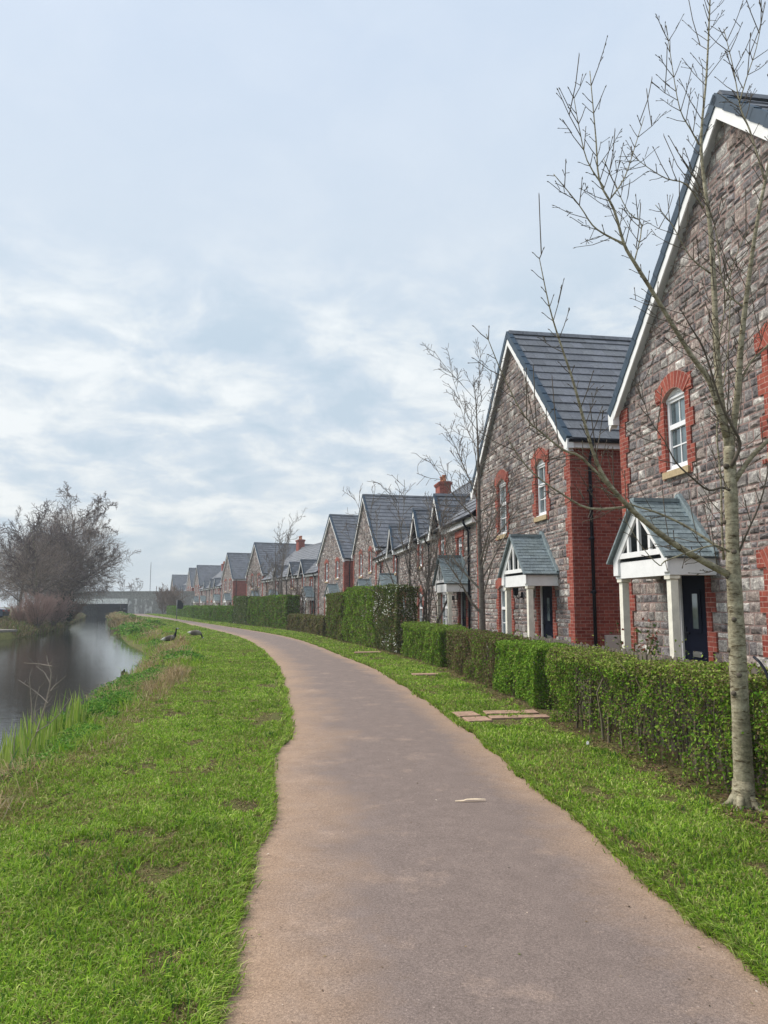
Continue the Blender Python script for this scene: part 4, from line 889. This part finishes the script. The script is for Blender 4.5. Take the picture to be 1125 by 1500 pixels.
prmB = dict(n=[9, 6], seg=[5, 4, 3], wob=[.09, .14, .2], up=[.06, .05, .05], tap=[.85, .85, .7], t0=[.1, .1], ang=[30, 38], ratio=[.5, .5], fall=[.3, .3], rr=[.6, .6], col=[(.17, .125, .085), (.15, .11, .08), (.13, .09, .07)], rmin=.009)
tree('brown leafless shrub standing over the low brown hedge', (-6.0, 53.2, 0), (0, 0, 1), 2.9, .03, prmB, 23, M['greybark'], 'shrub', 'bare_shrub', None, 9, .5)
for i, (x, y, h_) in enumerate([(-37.0, 134, 4.2), (-40.0, 141, 4.6), (-42.8, 147, 4.8)]):
    tree(['tall brown leafless shrub nearest the far sign post', 'tall brown leafless shrub in the middle before the bridge wall', 'tall brown leafless shrub at the end of the far hedge by the bridge'][i], (x, y, 0), (0, 0, 1), h_, .05, dict(prmB, rmin=.028, col=[(.22, .17, .12), (.2, .15, .11), (.18, .13, .1)]), 30 + i, M['greybark'], 'shrub', 'bare_shrub', 'tall brown shrubs before the bridge', 8, .35)
# trees on the far bank
prmL = dict(n=[20, 11, 9, 6], seg=[8, 7, 5, 4, 3], wob=[.05, .12, .16, .2, .24], up=[.02, .05, .03, .02, .0], tap=[.8, .85, .85, .8, .7], t0=[.14, .12, .12, .12], ang=[60, 48, 48, 50], ratio=[.66, .46, .46, .5], fall=[.48, .3, .3, .3], rr=[.45, .5, .5, .6],
            col=[(.14, .12, .10), (.15, .125, .11), (.17, .14, .125), (.19, .155, .14), (.20, .16, .15)], rmin=.017)
big = tree('large dark bare tree with ivy covered trunk on the far bank', (-32.6, 77.0, .1), (.06, 0, 1), 10.4, .34, prmL, 41, M['greybark'])
def spray(root, n, c, rad, L, wd, cols, seed):
    g_ = np.random.default_rng(seed); d = g_.normal(size=(n, 3)); d /= np.linalg.norm(d, axis=1)[:, None]; q = g_.random(n) ** .42
    lump = .80 + .34 * vnoise(np.arctan2(d[:, 1], d[:, 0]) * 1.0 + 7, d[:, 2] * 1.6 + 5, 1.6, seed); k = q * lump
    P = np.array(c) + d * k[:, None] * np.array(rad); P[:, 2] = np.maximum(P[:, 2], .5)
    ax = d * .8 + g_.normal(size=(n, 3)) * .55 + np.array([0, 0, .45]); ax /= np.linalg.norm(ax, axis=1)[:, None]
    sd2 = np.cross(ax, g_.normal(size=(n, 3))); sd2 /= np.linalg.norm(sd2, axis=1)[:, None]; l = (L * g_.uniform(.5, 1.3, n))[:, None]; bend = g_.normal(size=(n, 3)) * l * .12
    w_ = wd * g_.uniform(.6, 1.3, n)[:, None]
    quads_obj('twigs', np.stack([P - sd2 * w_, P + sd2 * w_, P + ax * l * .5 + bend - sd2 * w_ * .7, P + ax * l * .5 + bend + sd2 * w_ * .7, P + ax * l - sd2 * w_ * .2, P + ax * l + sd2 * w_ * .2], 1), palette(n, cols, .14), M['hazetwig'], root, per=6)
PURP = [(.23, .185, .16), (.29, .23, .19), (.19, .15, .135), (.33, .265, .22)]
spray(big, 12500, (.3, 0, 6.0), (5.3, 4.8, 4.9), 1.0, .016, PURP, 3)
n = 2600; a = rng.uniform(0, 2 * np.pi, n); zz = rng.uniform(0, 6.2, n); rad_ = (.95 - .07 * zz) * rng.uniform(.5, 1.15, n)
quads_obj('ivy', leaf_quads(np.stack([np.cos(a) * rad_ + .05 * zz, np.sin(a) * rad_, zz], 1), rng.uniform(.14, .28, n), .17), palette(n, [(.022, .050, .020), (.03, .06, .025), (.018, .04, .02)], .2), M['leaf'], big)
pt_ = tree('pale stemmed bare tree left of the ivy covered tree', (-30.2, 66.5, .1), (-.12, 0, 1), 8.4, .16, dict(prmL, n=[16, 10, 9], seg=[7, 6, 5, 4], col=[(.2, .18, .15), (.17, .15, .125), (.13, .105, .1), (.13, .1, .1)], ang=[46, 44, 46]), 43, M['bark'])
gt_ = tree('grey bare tree at the left edge beyond the parked cars', (-38.5, 80.0, .2), (.05, 0, 1), 9.6, .2, dict(prmL, n=[16, 10, 9], seg=[7, 6, 5, 4], col=[(.17, .15, .13), (.15, .13, .12)]), 44, M['greybark'])
tree('bare tree on the far bank behind the ivy covered tree', (-44.5, 101.0, .1), (.02, 0, 1), 9.0, .2, dict(prmL, n=[14, 9, 8], seg=[7, 6, 5, 4], rmin=.018), 45, M['greybark'])
spray(pt_, 5000, (-.6, 0, 4.2), (3.4, 3.0, 3.2), .8, .013, PURP, 5); spray(gt_, 6000, (.3, 0, 5.2), (4.4, 4, 3.8), .9, .015, PURP, 6)
RED = [(.29, .205, .18), (.33, .225, .20), (.36, .25, .215)]
prmR = dict(n=[12, 6], seg=[5, 4, 3], wob=[.07, .13, .2], up=[.05, .05, .04], tap=[.85, .85, .7], t0=[.1, .1], ang=[28, 36], ratio=[.45, .5], fall=[.3, .3], rr=[.6, .6], col=RED, rmin=.010)
for i, (px, Y, h_, m_) in enumerate([(60, 58.5, 2.3, 22), (84, 65.0, 2.5, 22), (38, 60.5, 1.8, 16), (106, 79.0, 2.6, 18)]):
    tree(['reddish leafless shrub overhanging the far bank, largest in front', 'reddish leafless shrub under the ivy covered tree', 'small reddish shrub beside the landing stage', 'dark reddish shrub at the water edge nearest the bridge'][i], ((px - 562.5) / F_PX * Y, Y, .0), (0, 0, 1), h_, .025, prmR, 50 + i, M['greybark'], 'shrub', 'bare_shrub', 'reddish shrubs on the far bank', m_, .75)
for i, (px, Y, h_) in enumerate([(155, 215, 7.5), (182, 220, 9.0), (200, 226, 7.6), (128, 230, 9.5), (30, 190, 10), (-10, 180, 9)]):
    tree(['distant bare tree just above the bridge parapet, left of centre', 'distant bare tree above the middle of the bridge parapet', 'distant bare tree above the bridge nearest the lamp column', 'distant bare tree behind the right side of the ivy covered crown', 'distant bare tree seen through the far bank branches', 'distant bare tree at the very left edge'][i],
         ((px - 562.5) / F_PX * Y, Y, .5), (0, 0, 1), h_, .16, dict(prmL, n=[10, 7, 5], seg=[6, 5, 4, 3], rmin=.035, t0=[.25, .15, .15]), 60 + i, M['greybark'], group='distant bare trees beyond the bridge')
# sapling on the near bank, followed stem by stem
sp = MB(); SB = at(32, 1128, 9.0); SB.z = -.1; sr = empty('bank_sapling', SB)
for px in ([(31, 1140), (40, 1100), (55, 1070), (66, 1035), (73, 1005), (75, 985), (70, 970), (68, 960)], [(26, 1135), (20, 1110), (21, 1085), (22, 1060)], [(52, 1073), (70, 1062), (85, 1048), (103, 1022)], [(70, 1030), (60, 1020), (45, 1008), (27, 996)], [(47, 1058), (46, 1030), (44, 1005), (43, 992)], [(73, 1000), (65, 985), (53, 976)], [(76, 976), (60, 973), (35, 971)], [(74, 1012), (80, 1004), (85, 1000)], [(53, 1062), (50, 1045), (53, 1025), (58, 1005)]):
    k = len(px); q = [at(x, y, 9.0 + .03 * i) - SB for i, (x, y) in enumerate(px)]; r0 = .014 if k > 5 else .008; sp.tube(q, [r0 * (1 - .6 * i / (k - 1)) for i in range(k)], 5, 0, (.30, .25, .21), cap=False)
    for i in range(k - 1):
        for _ in range(2):
            b = q[i].lerp(q[i + 1], rr.random()); e = b + Vector((rr.uniform(-.1, .1), rr.uniform(-.08, .08), rr.uniform(.02, .12))); sp.tube([b, e], [.004, .002], 3, 0, (.22, .19, .16), cap=False)
sp.build('stems', M['hazetwig'], sr); tag(sr, 'thin leafless sapling leaning over the water on the near bank', 'sapling')
rs = empty('garden_rose', (3.75, 11.4, .05)); ros = MB(); lp = []
for i in range(16):
    a = rr.uniform(0, 6.28); q = [(0, 0, 0), (math.cos(a) * .12, math.sin(a) * .12, .5), (math.cos(a) * .28, math.sin(a) * .28, rr.uniform(.8, 1.35))]; ros.tube(q, [.008, .006, .003], 4, 0, (.12, .10, .05)); lp += [np.array(q[1]) + (np.array(q[2]) - np.array(q[1])) * u + rng.normal(size=3) * .06 for u in rng.random(16)]
ros.build('stems', M['hazetwig'], rs); n = len(lp); quads_obj('foliage', leaf_quads(np.array(lp), .07, .045), palette(n, [(.05, .10, .03), (.08, .13, .03), (.20, .07, .05)], .2), M['leaf'], rs); tag(rs, 'small rose bush with reddish leaves under the nearest porch', 'bush')
#--PART4--
# ------------------------------------------------------------------ bridge, bank, boats' landing, cars
br = empty('canal_bridge', (-54.5, 150.0, 0)); A = -.12; br.rotation_euler = (0, 0, A)
q = MB(); q.box(-13.5, 17.5, 0, .5, 2.95, 4.25); q.box(-13.6, 17.6, -.08, .58, 4.25, 4.42); q.build('parapet', M['parapet'], br)
q = MB(); q.box(-13.5, 4.0, -.12, .9, 1.95, 2.95); q.build('deck_beam', M['deckwhite'], br)
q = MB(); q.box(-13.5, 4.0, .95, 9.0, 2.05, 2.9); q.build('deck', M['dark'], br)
q = MB(); q.box(4.0, 17.5, .02, 9.3, -1.2, 2.95); q.build('abutment', M['bridge'], br)
q = MB(); q.box(-13.5, -7.2, .02, 9.3, -1.2, 1.95); q.build('abutment', M['parapet'], br)
q = MB(); q.box(-7.6, 4.4, 9.31, 9.6, -1.2, 2.9); q.build('dark_backing', M['dark'], br)  # dark sheet added to close the opening, standing in for the gloom beyond
q = MB(); q.box(-2.1, -1.9, 9.2, 9.3, .7, 1.75); q.build('gauge_board', M['concrete'], br)
tag(br, 'low stone and concrete bridge with white streaks across the canal', 'bridge')
q = MB(); q.lathe([(.10, 0), (.10, .4), (.07, .5), (.06, 11), (.05, 12.0)], (0, 0, 0), 8); o = q.build('lamp_column', M['steel']); o.location = ((221.5 - 562.5) / F_PX * 172, 172, -.5); tag(o, 'tall thin lamp column standing behind the bridge', 'lamp column')
sg_ = empty('sign_post', ((261.5 - 562.5) / F_PX * 88, 88, 0)); q = MB(); q.tube([(0, 0, -.1), (0, 0, 2.3)], .045, 8); q.build('post', M['steel'], sg_)
q = MB(); ps = [(.06, 1.25), (.62, 1.2), (.78, 1.5), (.72, 1.85), (.45, 2.2), (.06, 2.25)]; q.prism(ps, -.02, .02); q.build('panel', M['black'], sg_); tag(sg_, 'thin post with dark panel before the far low hedge', 'sign')
q = MB(); q.lathe([(.0, 0), (.28, .0), (.33, .9), (.36, .92), (.36, .98), (.1, 1.08)], (0, 0, 0), 10); o = q.build('litter_bin', M['black']); o.location = ((186 - 562.5) / F_PX * 140, 140, 0); tag(o, 'dark bin at the path end beside the bridge', 'bin')
q = MB(); ls = empty('landing_stage', (-24.6, 46.5, 0)); q.bevbox(-9, 1.6, -1.6, 1.2, -.02, .14, .03); q.build('deck', M['concrete'], ls)
q = MB(); q.bevbox(-9, 1.55, -1.66, -1.605, -.35, -.04, .01); q.bevbox(-9, 1.62, -1.70, -1.612, -.03, .10, .01); q.build('fender_boards', M['steel'], ls)
for x in (-5, -2.4, 1.4): q = MB(); q.tube([(x, -1.5, -1.2), (x, -1.5, -.03)], .12, 8); q.build('pile', M['twig'], ls)
ls.rotation_euler = (0, 0, -.25); tag(ls, 'low concrete landing stage at the water on the far bank', 'landing stage')
q = MB(); q.lathe([(.10, 0), (.11, .05), (.07, .12), (.07, .32), (.13, .36), (.13, .42), (.04, .45)], (0, 0, 0), 10); o = q.build('mooring_bollard', M['white']); o.location = (-23.9, 46.9, .13); tag(o, 'small white bollard on the landing stage', 'bollard')
def car(label, loc, rz, col, glasscol=None):
    root = empty('parked_car', loc, rz); L, Wd = 4.3, 1.75; q = MB()
    pr = [(-2.1, .28), (2.1, .28), (2.15, .62), (2.05, .82), (1.15, .95), (.55, 1.42), (-.95, 1.46), (-1.75, 1.02), (-2.12, .92)]
    n = len(pr); vs = []
    for y, ins in ((-Wd / 2, .0), (Wd / 2, .0)):
        for x, z in pr: vs.append((x, y * (1 - max(0, z - .9) * .32), z))
    q.add(vs, [tuple(range(n)), tuple(range(2 * n - 1, n - 1, -1))] + [(i, n + i, n + (i + 1) % n, (i + 1) % n) for i in range(n)]); q.build('body', simple('car paint', col, .3, None, spec=.6), root)
    for sg in (-1, 1):
        q = MB(); q.add([(x, sg * (Wd / 2 * (1 - max(0, z - .9) * .32) + .006), z) for x, z in ((-1.55, 1.0), (.98, .98), (.5, 1.36), (-.9, 1.39))], [(0, 1, 2, 3) if sg < 0 else (3, 2, 1, 0)]); q.build('side_window', M['glass'], root)
    for x in (-1.3, 1.3):
        for sg in (-1, 1):
            q = MB(); yy = sg * (Wd / 2 - .1); k = 14
            for s_ in range(1): q.add([(x + .31 * math.cos(6.283 * i / k), yy + d, .31 + .31 * math.sin(6.283 * i / k)) for d in (-.11, .11) for i in range(k)], [tuple(range(k)), tuple(range(2 * k - 1, k - 1, -1))] + [(i, k + i, k + (i + 1) % k, (i + 1) % k) for i in range(k)])
            q.build('wheel', M['black'], root)
    for sg in (-1, 1): q = MB(); q.bevbox(2.06, 2.165, sg * .65 - .16, sg * .65 + .16, .66, .80, .02); q.build('tail_light', simple('red lens', (.45, .03, .03), .3), root)
    return tag(root, label, 'car', 'cars parked on the far bank')
car('dark blue car parked at the left edge behind the landing stage', (-36.6, 69.0, .40), .15, (.02, .045, .10))
car('white car with red lights parked behind the dark blue one', (-41.0, 78.0, .42), .1, (.7, .7, .72))
# ------------------------------------------------------------------ birds
def bird(name, label, cat, loc, rz, path, rad, cols, legs=None, group=None):
    root = empty(name, loc, rz); q = MB(); q.tube(path, rad, 12); nv = len(q.v); q.c = [cols[min(i // 12, len(cols) - 1)] for i in range(nv)]
    me = q.build('body', simple('feathers', (1, 1, 1), .8, 18, .18, usecol=True), root)
    for v in me.data.vertices: v.co.y *= .85
    if legs:
        for sg in (-1, 1): q = MB(); q.tube([(legs, sg * .06, .22), (legs - .01, sg * .06, .10), (legs, sg * .06, .0), (legs + .08, sg * .06, -.01)], [.02, .012, .012, .014], 6); q.build('leg', M['black'], root)
    root.scale = (.85,) * 3
    return tag(root, label, cat, group)
bw, gr, bk, wh = (.12, .10, .08), (.26, .23, .20), (.015, .015, .017), (.6, .58, .54)
bird('goose', 'goose grazing with lowered black neck on the lawn edge', 'goose', (-9.05, 36.6, .02), 0.05, [(-.46, 0, .36), (-.36, 0, .36), (-.22, 0, .33), (0, 0, .34), (.16, 0, .34), (.26, 0, .30), (.33, 0, .22), (.36, 0, .13), (.38, 0, .07), (.44, 0, .045), (.50, 0, .03)], [.01, .06, .13, .165, .14, .09, .05, .04, .05, .04, .012], [wh, wh, bw, bw, gr, gr, bk, bk, bk, wh, bk], .0)
bird('goose', 'goose with raised black neck standing in the bank plants', 'goose', (-8.75, 31.2, -.02), 0.35, [(-.44, 0, .28), (-.34, 0, .30), (-.2, 0, .32), (0, 0, .36), (.15, 0, .40), (.22, 0, .48), (.25, 0, .60), (.27, 0, .72), (.29, 0, .80), (.34, 0, .81), (.42, 0, .79)], [.01, .06, .12, .15, .12, .07, .042, .035, .045, .038, .01], [wh, wh, bw, bw, gr, bk, bk, bk, bk, wh, bk], .0)
for k, (px, Y, lb) in enumerate([(192, 23.6, 'small dark waterbird floating closest to the bank plants'), (186.5, 24.4, 'smaller dark waterbird floating left of the other one')]):
    o = bird('moorhen', lb, 'bird', ((px - 562.5) / F_PX * Y, Y, WATER_Z - .01), 2.4 - k, [(-.15, 0, .10), (-.08, 0, .07), (0, 0, .06), (.08, 0, .07), (.11, 0, .12), (.13, 0, .165), (.16, 0, .17), (.2, 0, .16)], [.01, .05, .075, .05, .03, .03, .026, .006], [wh, bk, bk, bk, bk, bk, bk, (.4, .1, .03)], None, 'waterbirds by the bank'); o.scale = (1 - .25 * k,) * 3
# ------------------------------------------------------------------ grass and bank plants
GR = [(.255, .41, .038), (.19, .34, .030), (.33, .46, .065), (.115, .225, .024), (.44, .48, .16), (.22, .32, .065)]
def ysample(n, y0, y1, k=1.55):
    u = rng.random(n); a = 1 - k; return (y0 ** a + u * (y1 ** a - y0 ** a)) ** (1 / a)
def turf(n, y0, y1, fl, fr, kind):
    y = ysample(n, y0, y1); a, b = fl(y), fr(y); x = a + (b - a) * rng.random(n)
    soil = vnoise(x, y, 1.3, 40) * .38 + vnoise(x, y * .6, 4.2, 41) * .42 + vnoise(x, y * .7, 12, 42) * .20
    near = np.clip((x - a) / (b - a), 0, 1)
    thr = .675 if kind == 'lawn' else .68
    bare = np.clip((soil - thr + .035) / .07, 0, 1)
    if kind == 'verge': bare = np.clip(bare + np.clip((near - .80 - (soil - .5) * .5) / .14, 0, 1), 0, 1)
    keep = rng.random(n) < 1 - bare * (.62 - .35 * np.clip((y - 8) / 10, 0, 1))
    x, y, soil, near, bare = x[keep], y[keep], soil[keep], near[keep], bare[keep]; n = len(x)
    tall = .55 + 1.0 * vnoise(x, y, 2.1, 45) * (.6 + .8 * vnoise(x, y, 7, 46))
    h = (.030 + .010 * rng.normal(size=n)).clip(.012) * (.55 + .45 * tall) * (1 - .55 * bare) * (1 + .014 * y); wd = (.0026 + .00105 * y) * rng.uniform(.7, 1.3, n)
    P = np.stack([x, y, lawn_z(x, y) - .004], 1)
    C = palette(n, GR, .16) * (.62 + .42 * vnoise(x, y, 1.3, 47) + .38 * vnoise(x, y, 4.5, 57))[:, None]
    patch = vnoise(x, y, .9, 48) * .6 + vnoise(x, y, 3.1, 49) * .4
    if kind == 'lawn': dry = rng.random(n) < np.clip((.30 - near) * 1.6, 0, .42) + np.clip(patch - .56, 0, .3) * 1.6 + .07
    else: dry = rng.random(n) < np.clip((near - .72) * 1.2, 0, .3) + np.clip(patch - .58, 0, .3) * 1.4 + .04
    dry |= rng.random(n) < bare * .75
    C[dry] = palette(int(dry.sum()), [(.27, .235, .09), (.33, .27, .13), (.22, .20, .07)], .15)
    thatch = bare > .5; mud = thatch & (rng.random(n) < .5); C[mud] = palette(int(mud.sum()), [(.17, .115, .07), (.12, .08, .05), (.23, .17, .10)], .2)
    return blade_quads(P, h, wd, rng.uniform(.25, 1.25, n) + bare * 1.0), C
V1, C1 = turf(380000, 2.2, 148, lambda y: BT(y) - .1, lambda y: PLw(y) + .02, 'lawn')
V2, C2_ = turf(170000, 2.6, 148, lambda y: PRw(y) - .02, lambda y: HB(y) + .12, 'verge')
n = 26000; y = ysample(n, 2.4, 60); left = rng.random(n) < .5; x = np.where(left, PLw(y) + rng.normal(size=n) * .03 - .025, PRw(y) + rng.normal(size=n) * .03 + .025)
V3 = blade_quads(np.stack([x, y, np.full(n, -.002)], 1), (rng.uniform(.03, .085, n)) * (1 + .01 * y), (.003 + .001 * y), rng.uniform(.4, 1.3, n), np.where(left, rng.normal(size=n) * 1.0, np.pi + rng.normal(size=n) * 1.0)); C3 = palette(n, GR + [(.2, .19, .07)], .16)
# taller tufts
nt_ = 260; ty = ysample(nt_, 2.6, 30); tl = rng.random(nt_) < .62; tx = np.where(tl, BT(ty) + (PLw(ty) - BT(ty)) * rng.random(nt_) ** .6, PRw(ty) + (HB(ty) - PRw(ty)) * rng.random(nt_)); kk = 34
x = np.repeat(tx, kk) + rng.normal(size=nt_ * kk) * .05; y = np.repeat(ty, kk) + rng.normal(size=nt_ * kk) * .06; ok = ((x < PLw(y)) | (x > PRw(y))); x, y = x[ok], y[ok]; n = len(x)
V4 = blade_quads(np.stack([x, y, lawn_z(x, y) - .003], 1), rng.uniform(.04, .095, n), .0034 + .0009 * y, rng.uniform(.3, 1.2, n)); C4 = palette(n, GR[:4] + [(.06, .135, .03)], .15)
tag(quads_obj('grass', np.concatenate([V1, V2, V3, V4]), np.concatenate([C1, C2_, C3, C4]), M['grass'], per=6), kind='stuff')
def lat(y, t): return WR(y) + (BT(y) - WR(y)) * t
def latz(t): return np.where(t < .06, -.5, -.42 + .42 * np.clip(t, 0, 1))
# dry grass
def clumps(n, y0, y1, t0, t1, per, hmin, hmax, wd, lean, cols, spread, seedmask=None, k=1.3):
    cy = ysample(n, y0, y1, k); ct = rng.uniform(t0, t1, n)
    if seedmask is not None: m = seedmask(cy, ct); cy, ct = cy[m], ct[m]; n = len(cy)
    y = np.repeat(cy, per) + rng.normal(size=n * per) * spread; x = np.repeat(lat(cy, ct), per) + rng.normal(size=n * per) * spread; z = np.repeat(latz(ct), per) - .03
    sc = np.repeat(rng.uniform(.7, 1.25, n), per); nn = n * per; az = np.repeat(rng.uniform(0, 6.28, n), per) + rng.normal(size=nn) * 1.4
    return blade_quads(np.stack([x, y, z], 1), rng.uniform(hmin, hmax, nn) * sc, wd * (1 + .06 * y), rng.uniform(lean[0], lean[1], nn), az), palette(nn, cols, .15)
TAN = [(.42, .31, .165), (.50, .38, .22), (.34, .25, .13), (.46, .36, .24), (.28, .22, .10)]
parts = [clumps(85, 20, 70, .3, .95, 60, .25, .62, .007, (.5, 1.3), TAN, .14), clumps(110, 5.5, 20, .6, 1.3, 34, .07, .20, .004, (.6, 1.5), TAN, .13, lambda y, t: vnoise(y, t, .7, 60) > .42), clumps(22, 5.5, 8.6, .35, 1.0, 50, .15, .38, .005, (.7, 1.5), TAN, .12), clumps(70, 60, 147, .0, .8, 60, .5, 1.0, .010, (.4, 1.1), TAN + [(.2, .2, .07)], .35, k=.9), clumps(60, 14, 24, .1, 1.1, 60, .15, .42, .005, (.5, 1.3), TAN, .15)]
tag(quads_obj('dry_grass', np.concatenate([p[0] for p in parts]), np.concatenate([p[1] for p in parts]), M['dry'], per=6), kind='stuff')
REED = [(.27, .38, .06), (.34, .43, .09), (.20, .32, .06), (.40, .46, .15)]
parts = [clumps(24, 5.2, 7.6, -.25, .5, 16, .35, .75, .018, (.04, .25), [(.10, .24, .05), (.14, .28, .06), (.09, .2, .06)], .10), clumps(52, 8.0, 12.8, -.12, .36, 13, .25, .62, .015, (.02, .16), REED, .09), clumps(210, 5.5, 22, .05, 1.0, 36, .08, .24, .007, (.3, 1.0), GR, .13), clumps(170, 20, 75, .15, 1.15, 40, .15, .42, .008, (.3, 1.0), GR[:3] + REED[:1], .22)]
tag(quads_obj('reeds', np.concatenate([p[0] for p in parts]), np.concatenate([p[1] for p in parts]), M['grass'], per=6), kind='stuff')
# broad leaved bank plants
def herbs(n, y0, y1, t0, t1, per, rad, hmax, leaf, cols, k=1.2):
    cy = ysample(n, y0, y1, k); ct = rng.uniform(t0, t1, n); nn = n * per; sc = np.repeat(rng.uniform(.6, 1.2, n), per); a = rng.normal(size=(nn, 2)) * rad * sc[:, None] * .6; rr2 = np.clip(1 - (a ** 2).sum(1) / (rad * sc) ** 2 * .45, .1, 1)
    P = np.stack([np.repeat(lat(cy, ct), per) + a[:, 0], np.repeat(cy, per) + a[:, 1], np.repeat(latz(ct), per) + rng.random(nn) ** .5 * hmax * sc * rr2], 1); lf = leaf * (1 + .03 * P[:, 1]) * rng.uniform(.6, 1.3, nn)
    return leaf_quads(P, lf, lf * .6, np.tile([0, 0, 1.0], (nn, 1)), .4), palette(nn, cols, .2)
HG = [(.10, .25, .04), (.15, .31, .045), (.07, .18, .03), (.21, .35, .06)]
parts = [herbs(36, 11.5, 20, .0, .8, 520, .32, .26, .036, HG), herbs(46, 7.5, 12, .2, .85, 340, .22, .15, .030, HG), herbs(40, 21, 46, .4, 1.1, 420, .45, .26, .045, HG), herbs(60, 46, 145, .25, 1.1, 300, .75, .45, .09, HG + [(.17, .22, .06)], .8), herbs(24, 5.4, 8, .0, .7, 240, .2, .15, .030, HG)]
tag(quads_obj('bank_plants', np.concatenate([p[0] for p in parts]), np.concatenate([p[1] for p in parts]), M['leaf']), kind='stuff')
# far bank rough growth
n = 24000; y = rng.uniform(50.5, 146, n); x = WL(y) - rng.random(n) ** 1.6 * 7 + .25; z = np.interp(WL(y) - x, [-.25, .3, 1.2, 4, 12], [-.5, -.15, .1, .2, .35])
C = palette(n, [(.20, .16, .09), (.12, .13, .05), (.10, .15, .04), (.24, .19, .11), (.12, .09, .07)], .2)
tag(quads_obj('rough_grass', blade_quads(np.stack([x, y, z - .03], 1), rng.uniform(.15, .6, n), .02 + .0005 * y, rng.uniform(.3, 1.1, n)), C, M['dry'], per=6), kind='stuff')
# fallen twigs and leaves under the hedge
n = 5200; y = ysample(n, 3.2, 30, 1.3); x = HB(y) + rng.normal(size=n) * .16 - .04; lf = rng.uniform(.03, .06, n)
tag(quads_obj('leaf_litter', leaf_quads(np.stack([x, y, np.full(n, .02) + rng.random(n) * .02], 1), lf, lf * .4, np.tile([0, 0, 1.0], (n, 1)), .6), palette(n, [(.16, .10, .06), (.22, .15, .09), (.10, .07, .05)], .2), M['dry']), kind='stuff')
n = 1100; y = ysample(n, 2.6, 40, 1.2); e_ = rng.random(n); u = np.where(e_ < .42, rng.exponential(.035, n), np.where(e_ < .84, 1 - rng.exponential(.035, n), rng.random(n))).clip(.004, .996); x = PLw(y) + (PRw(y) - PLw(y)) * u
sz = (.004 + .011 * rng.random(n) ** 4) * (1 + .03 * y)
tag(quads_obj('path_grit', leaf_quads(np.stack([x, y, .0135 + .018 * np.sin(np.pi * u)], 1), sz * 1.5, sz, np.tile([0, 0, 1.0], (n, 1)), .72), palette(n, [(.42, .33, .26), (.16, .11, .075), (.25, .18, .11), (.10, .08, .06), (.5, .43, .36), (.13, .16, .04)], .2), M['dry']), kind='stuff')
# ------------------------------------------------------------------ the hazy air
hz = MB(); hz.box(-520, 520, -40, 520, -3.0, 16.0)
hm = bpy.data.materials.new('hazy air'); hm.use_nodes = True; t = hm.node_tree; t.nodes.clear(); ho_ = t.nodes.new('ShaderNodeOutputMaterial'); pvn = t.nodes.new('ShaderNodeVolumePrincipled')
pvn.inputs['Color'].default_value = (.86, .93, 1.0, 1); pvn.inputs['Density'].default_value = .0008; pvn.inputs['Anisotropy'].default_value = .2
t.links.new(pvn.outputs[0], ho_.inputs['Volume']); tag(hz.build('haze', hm), kind='stuff')
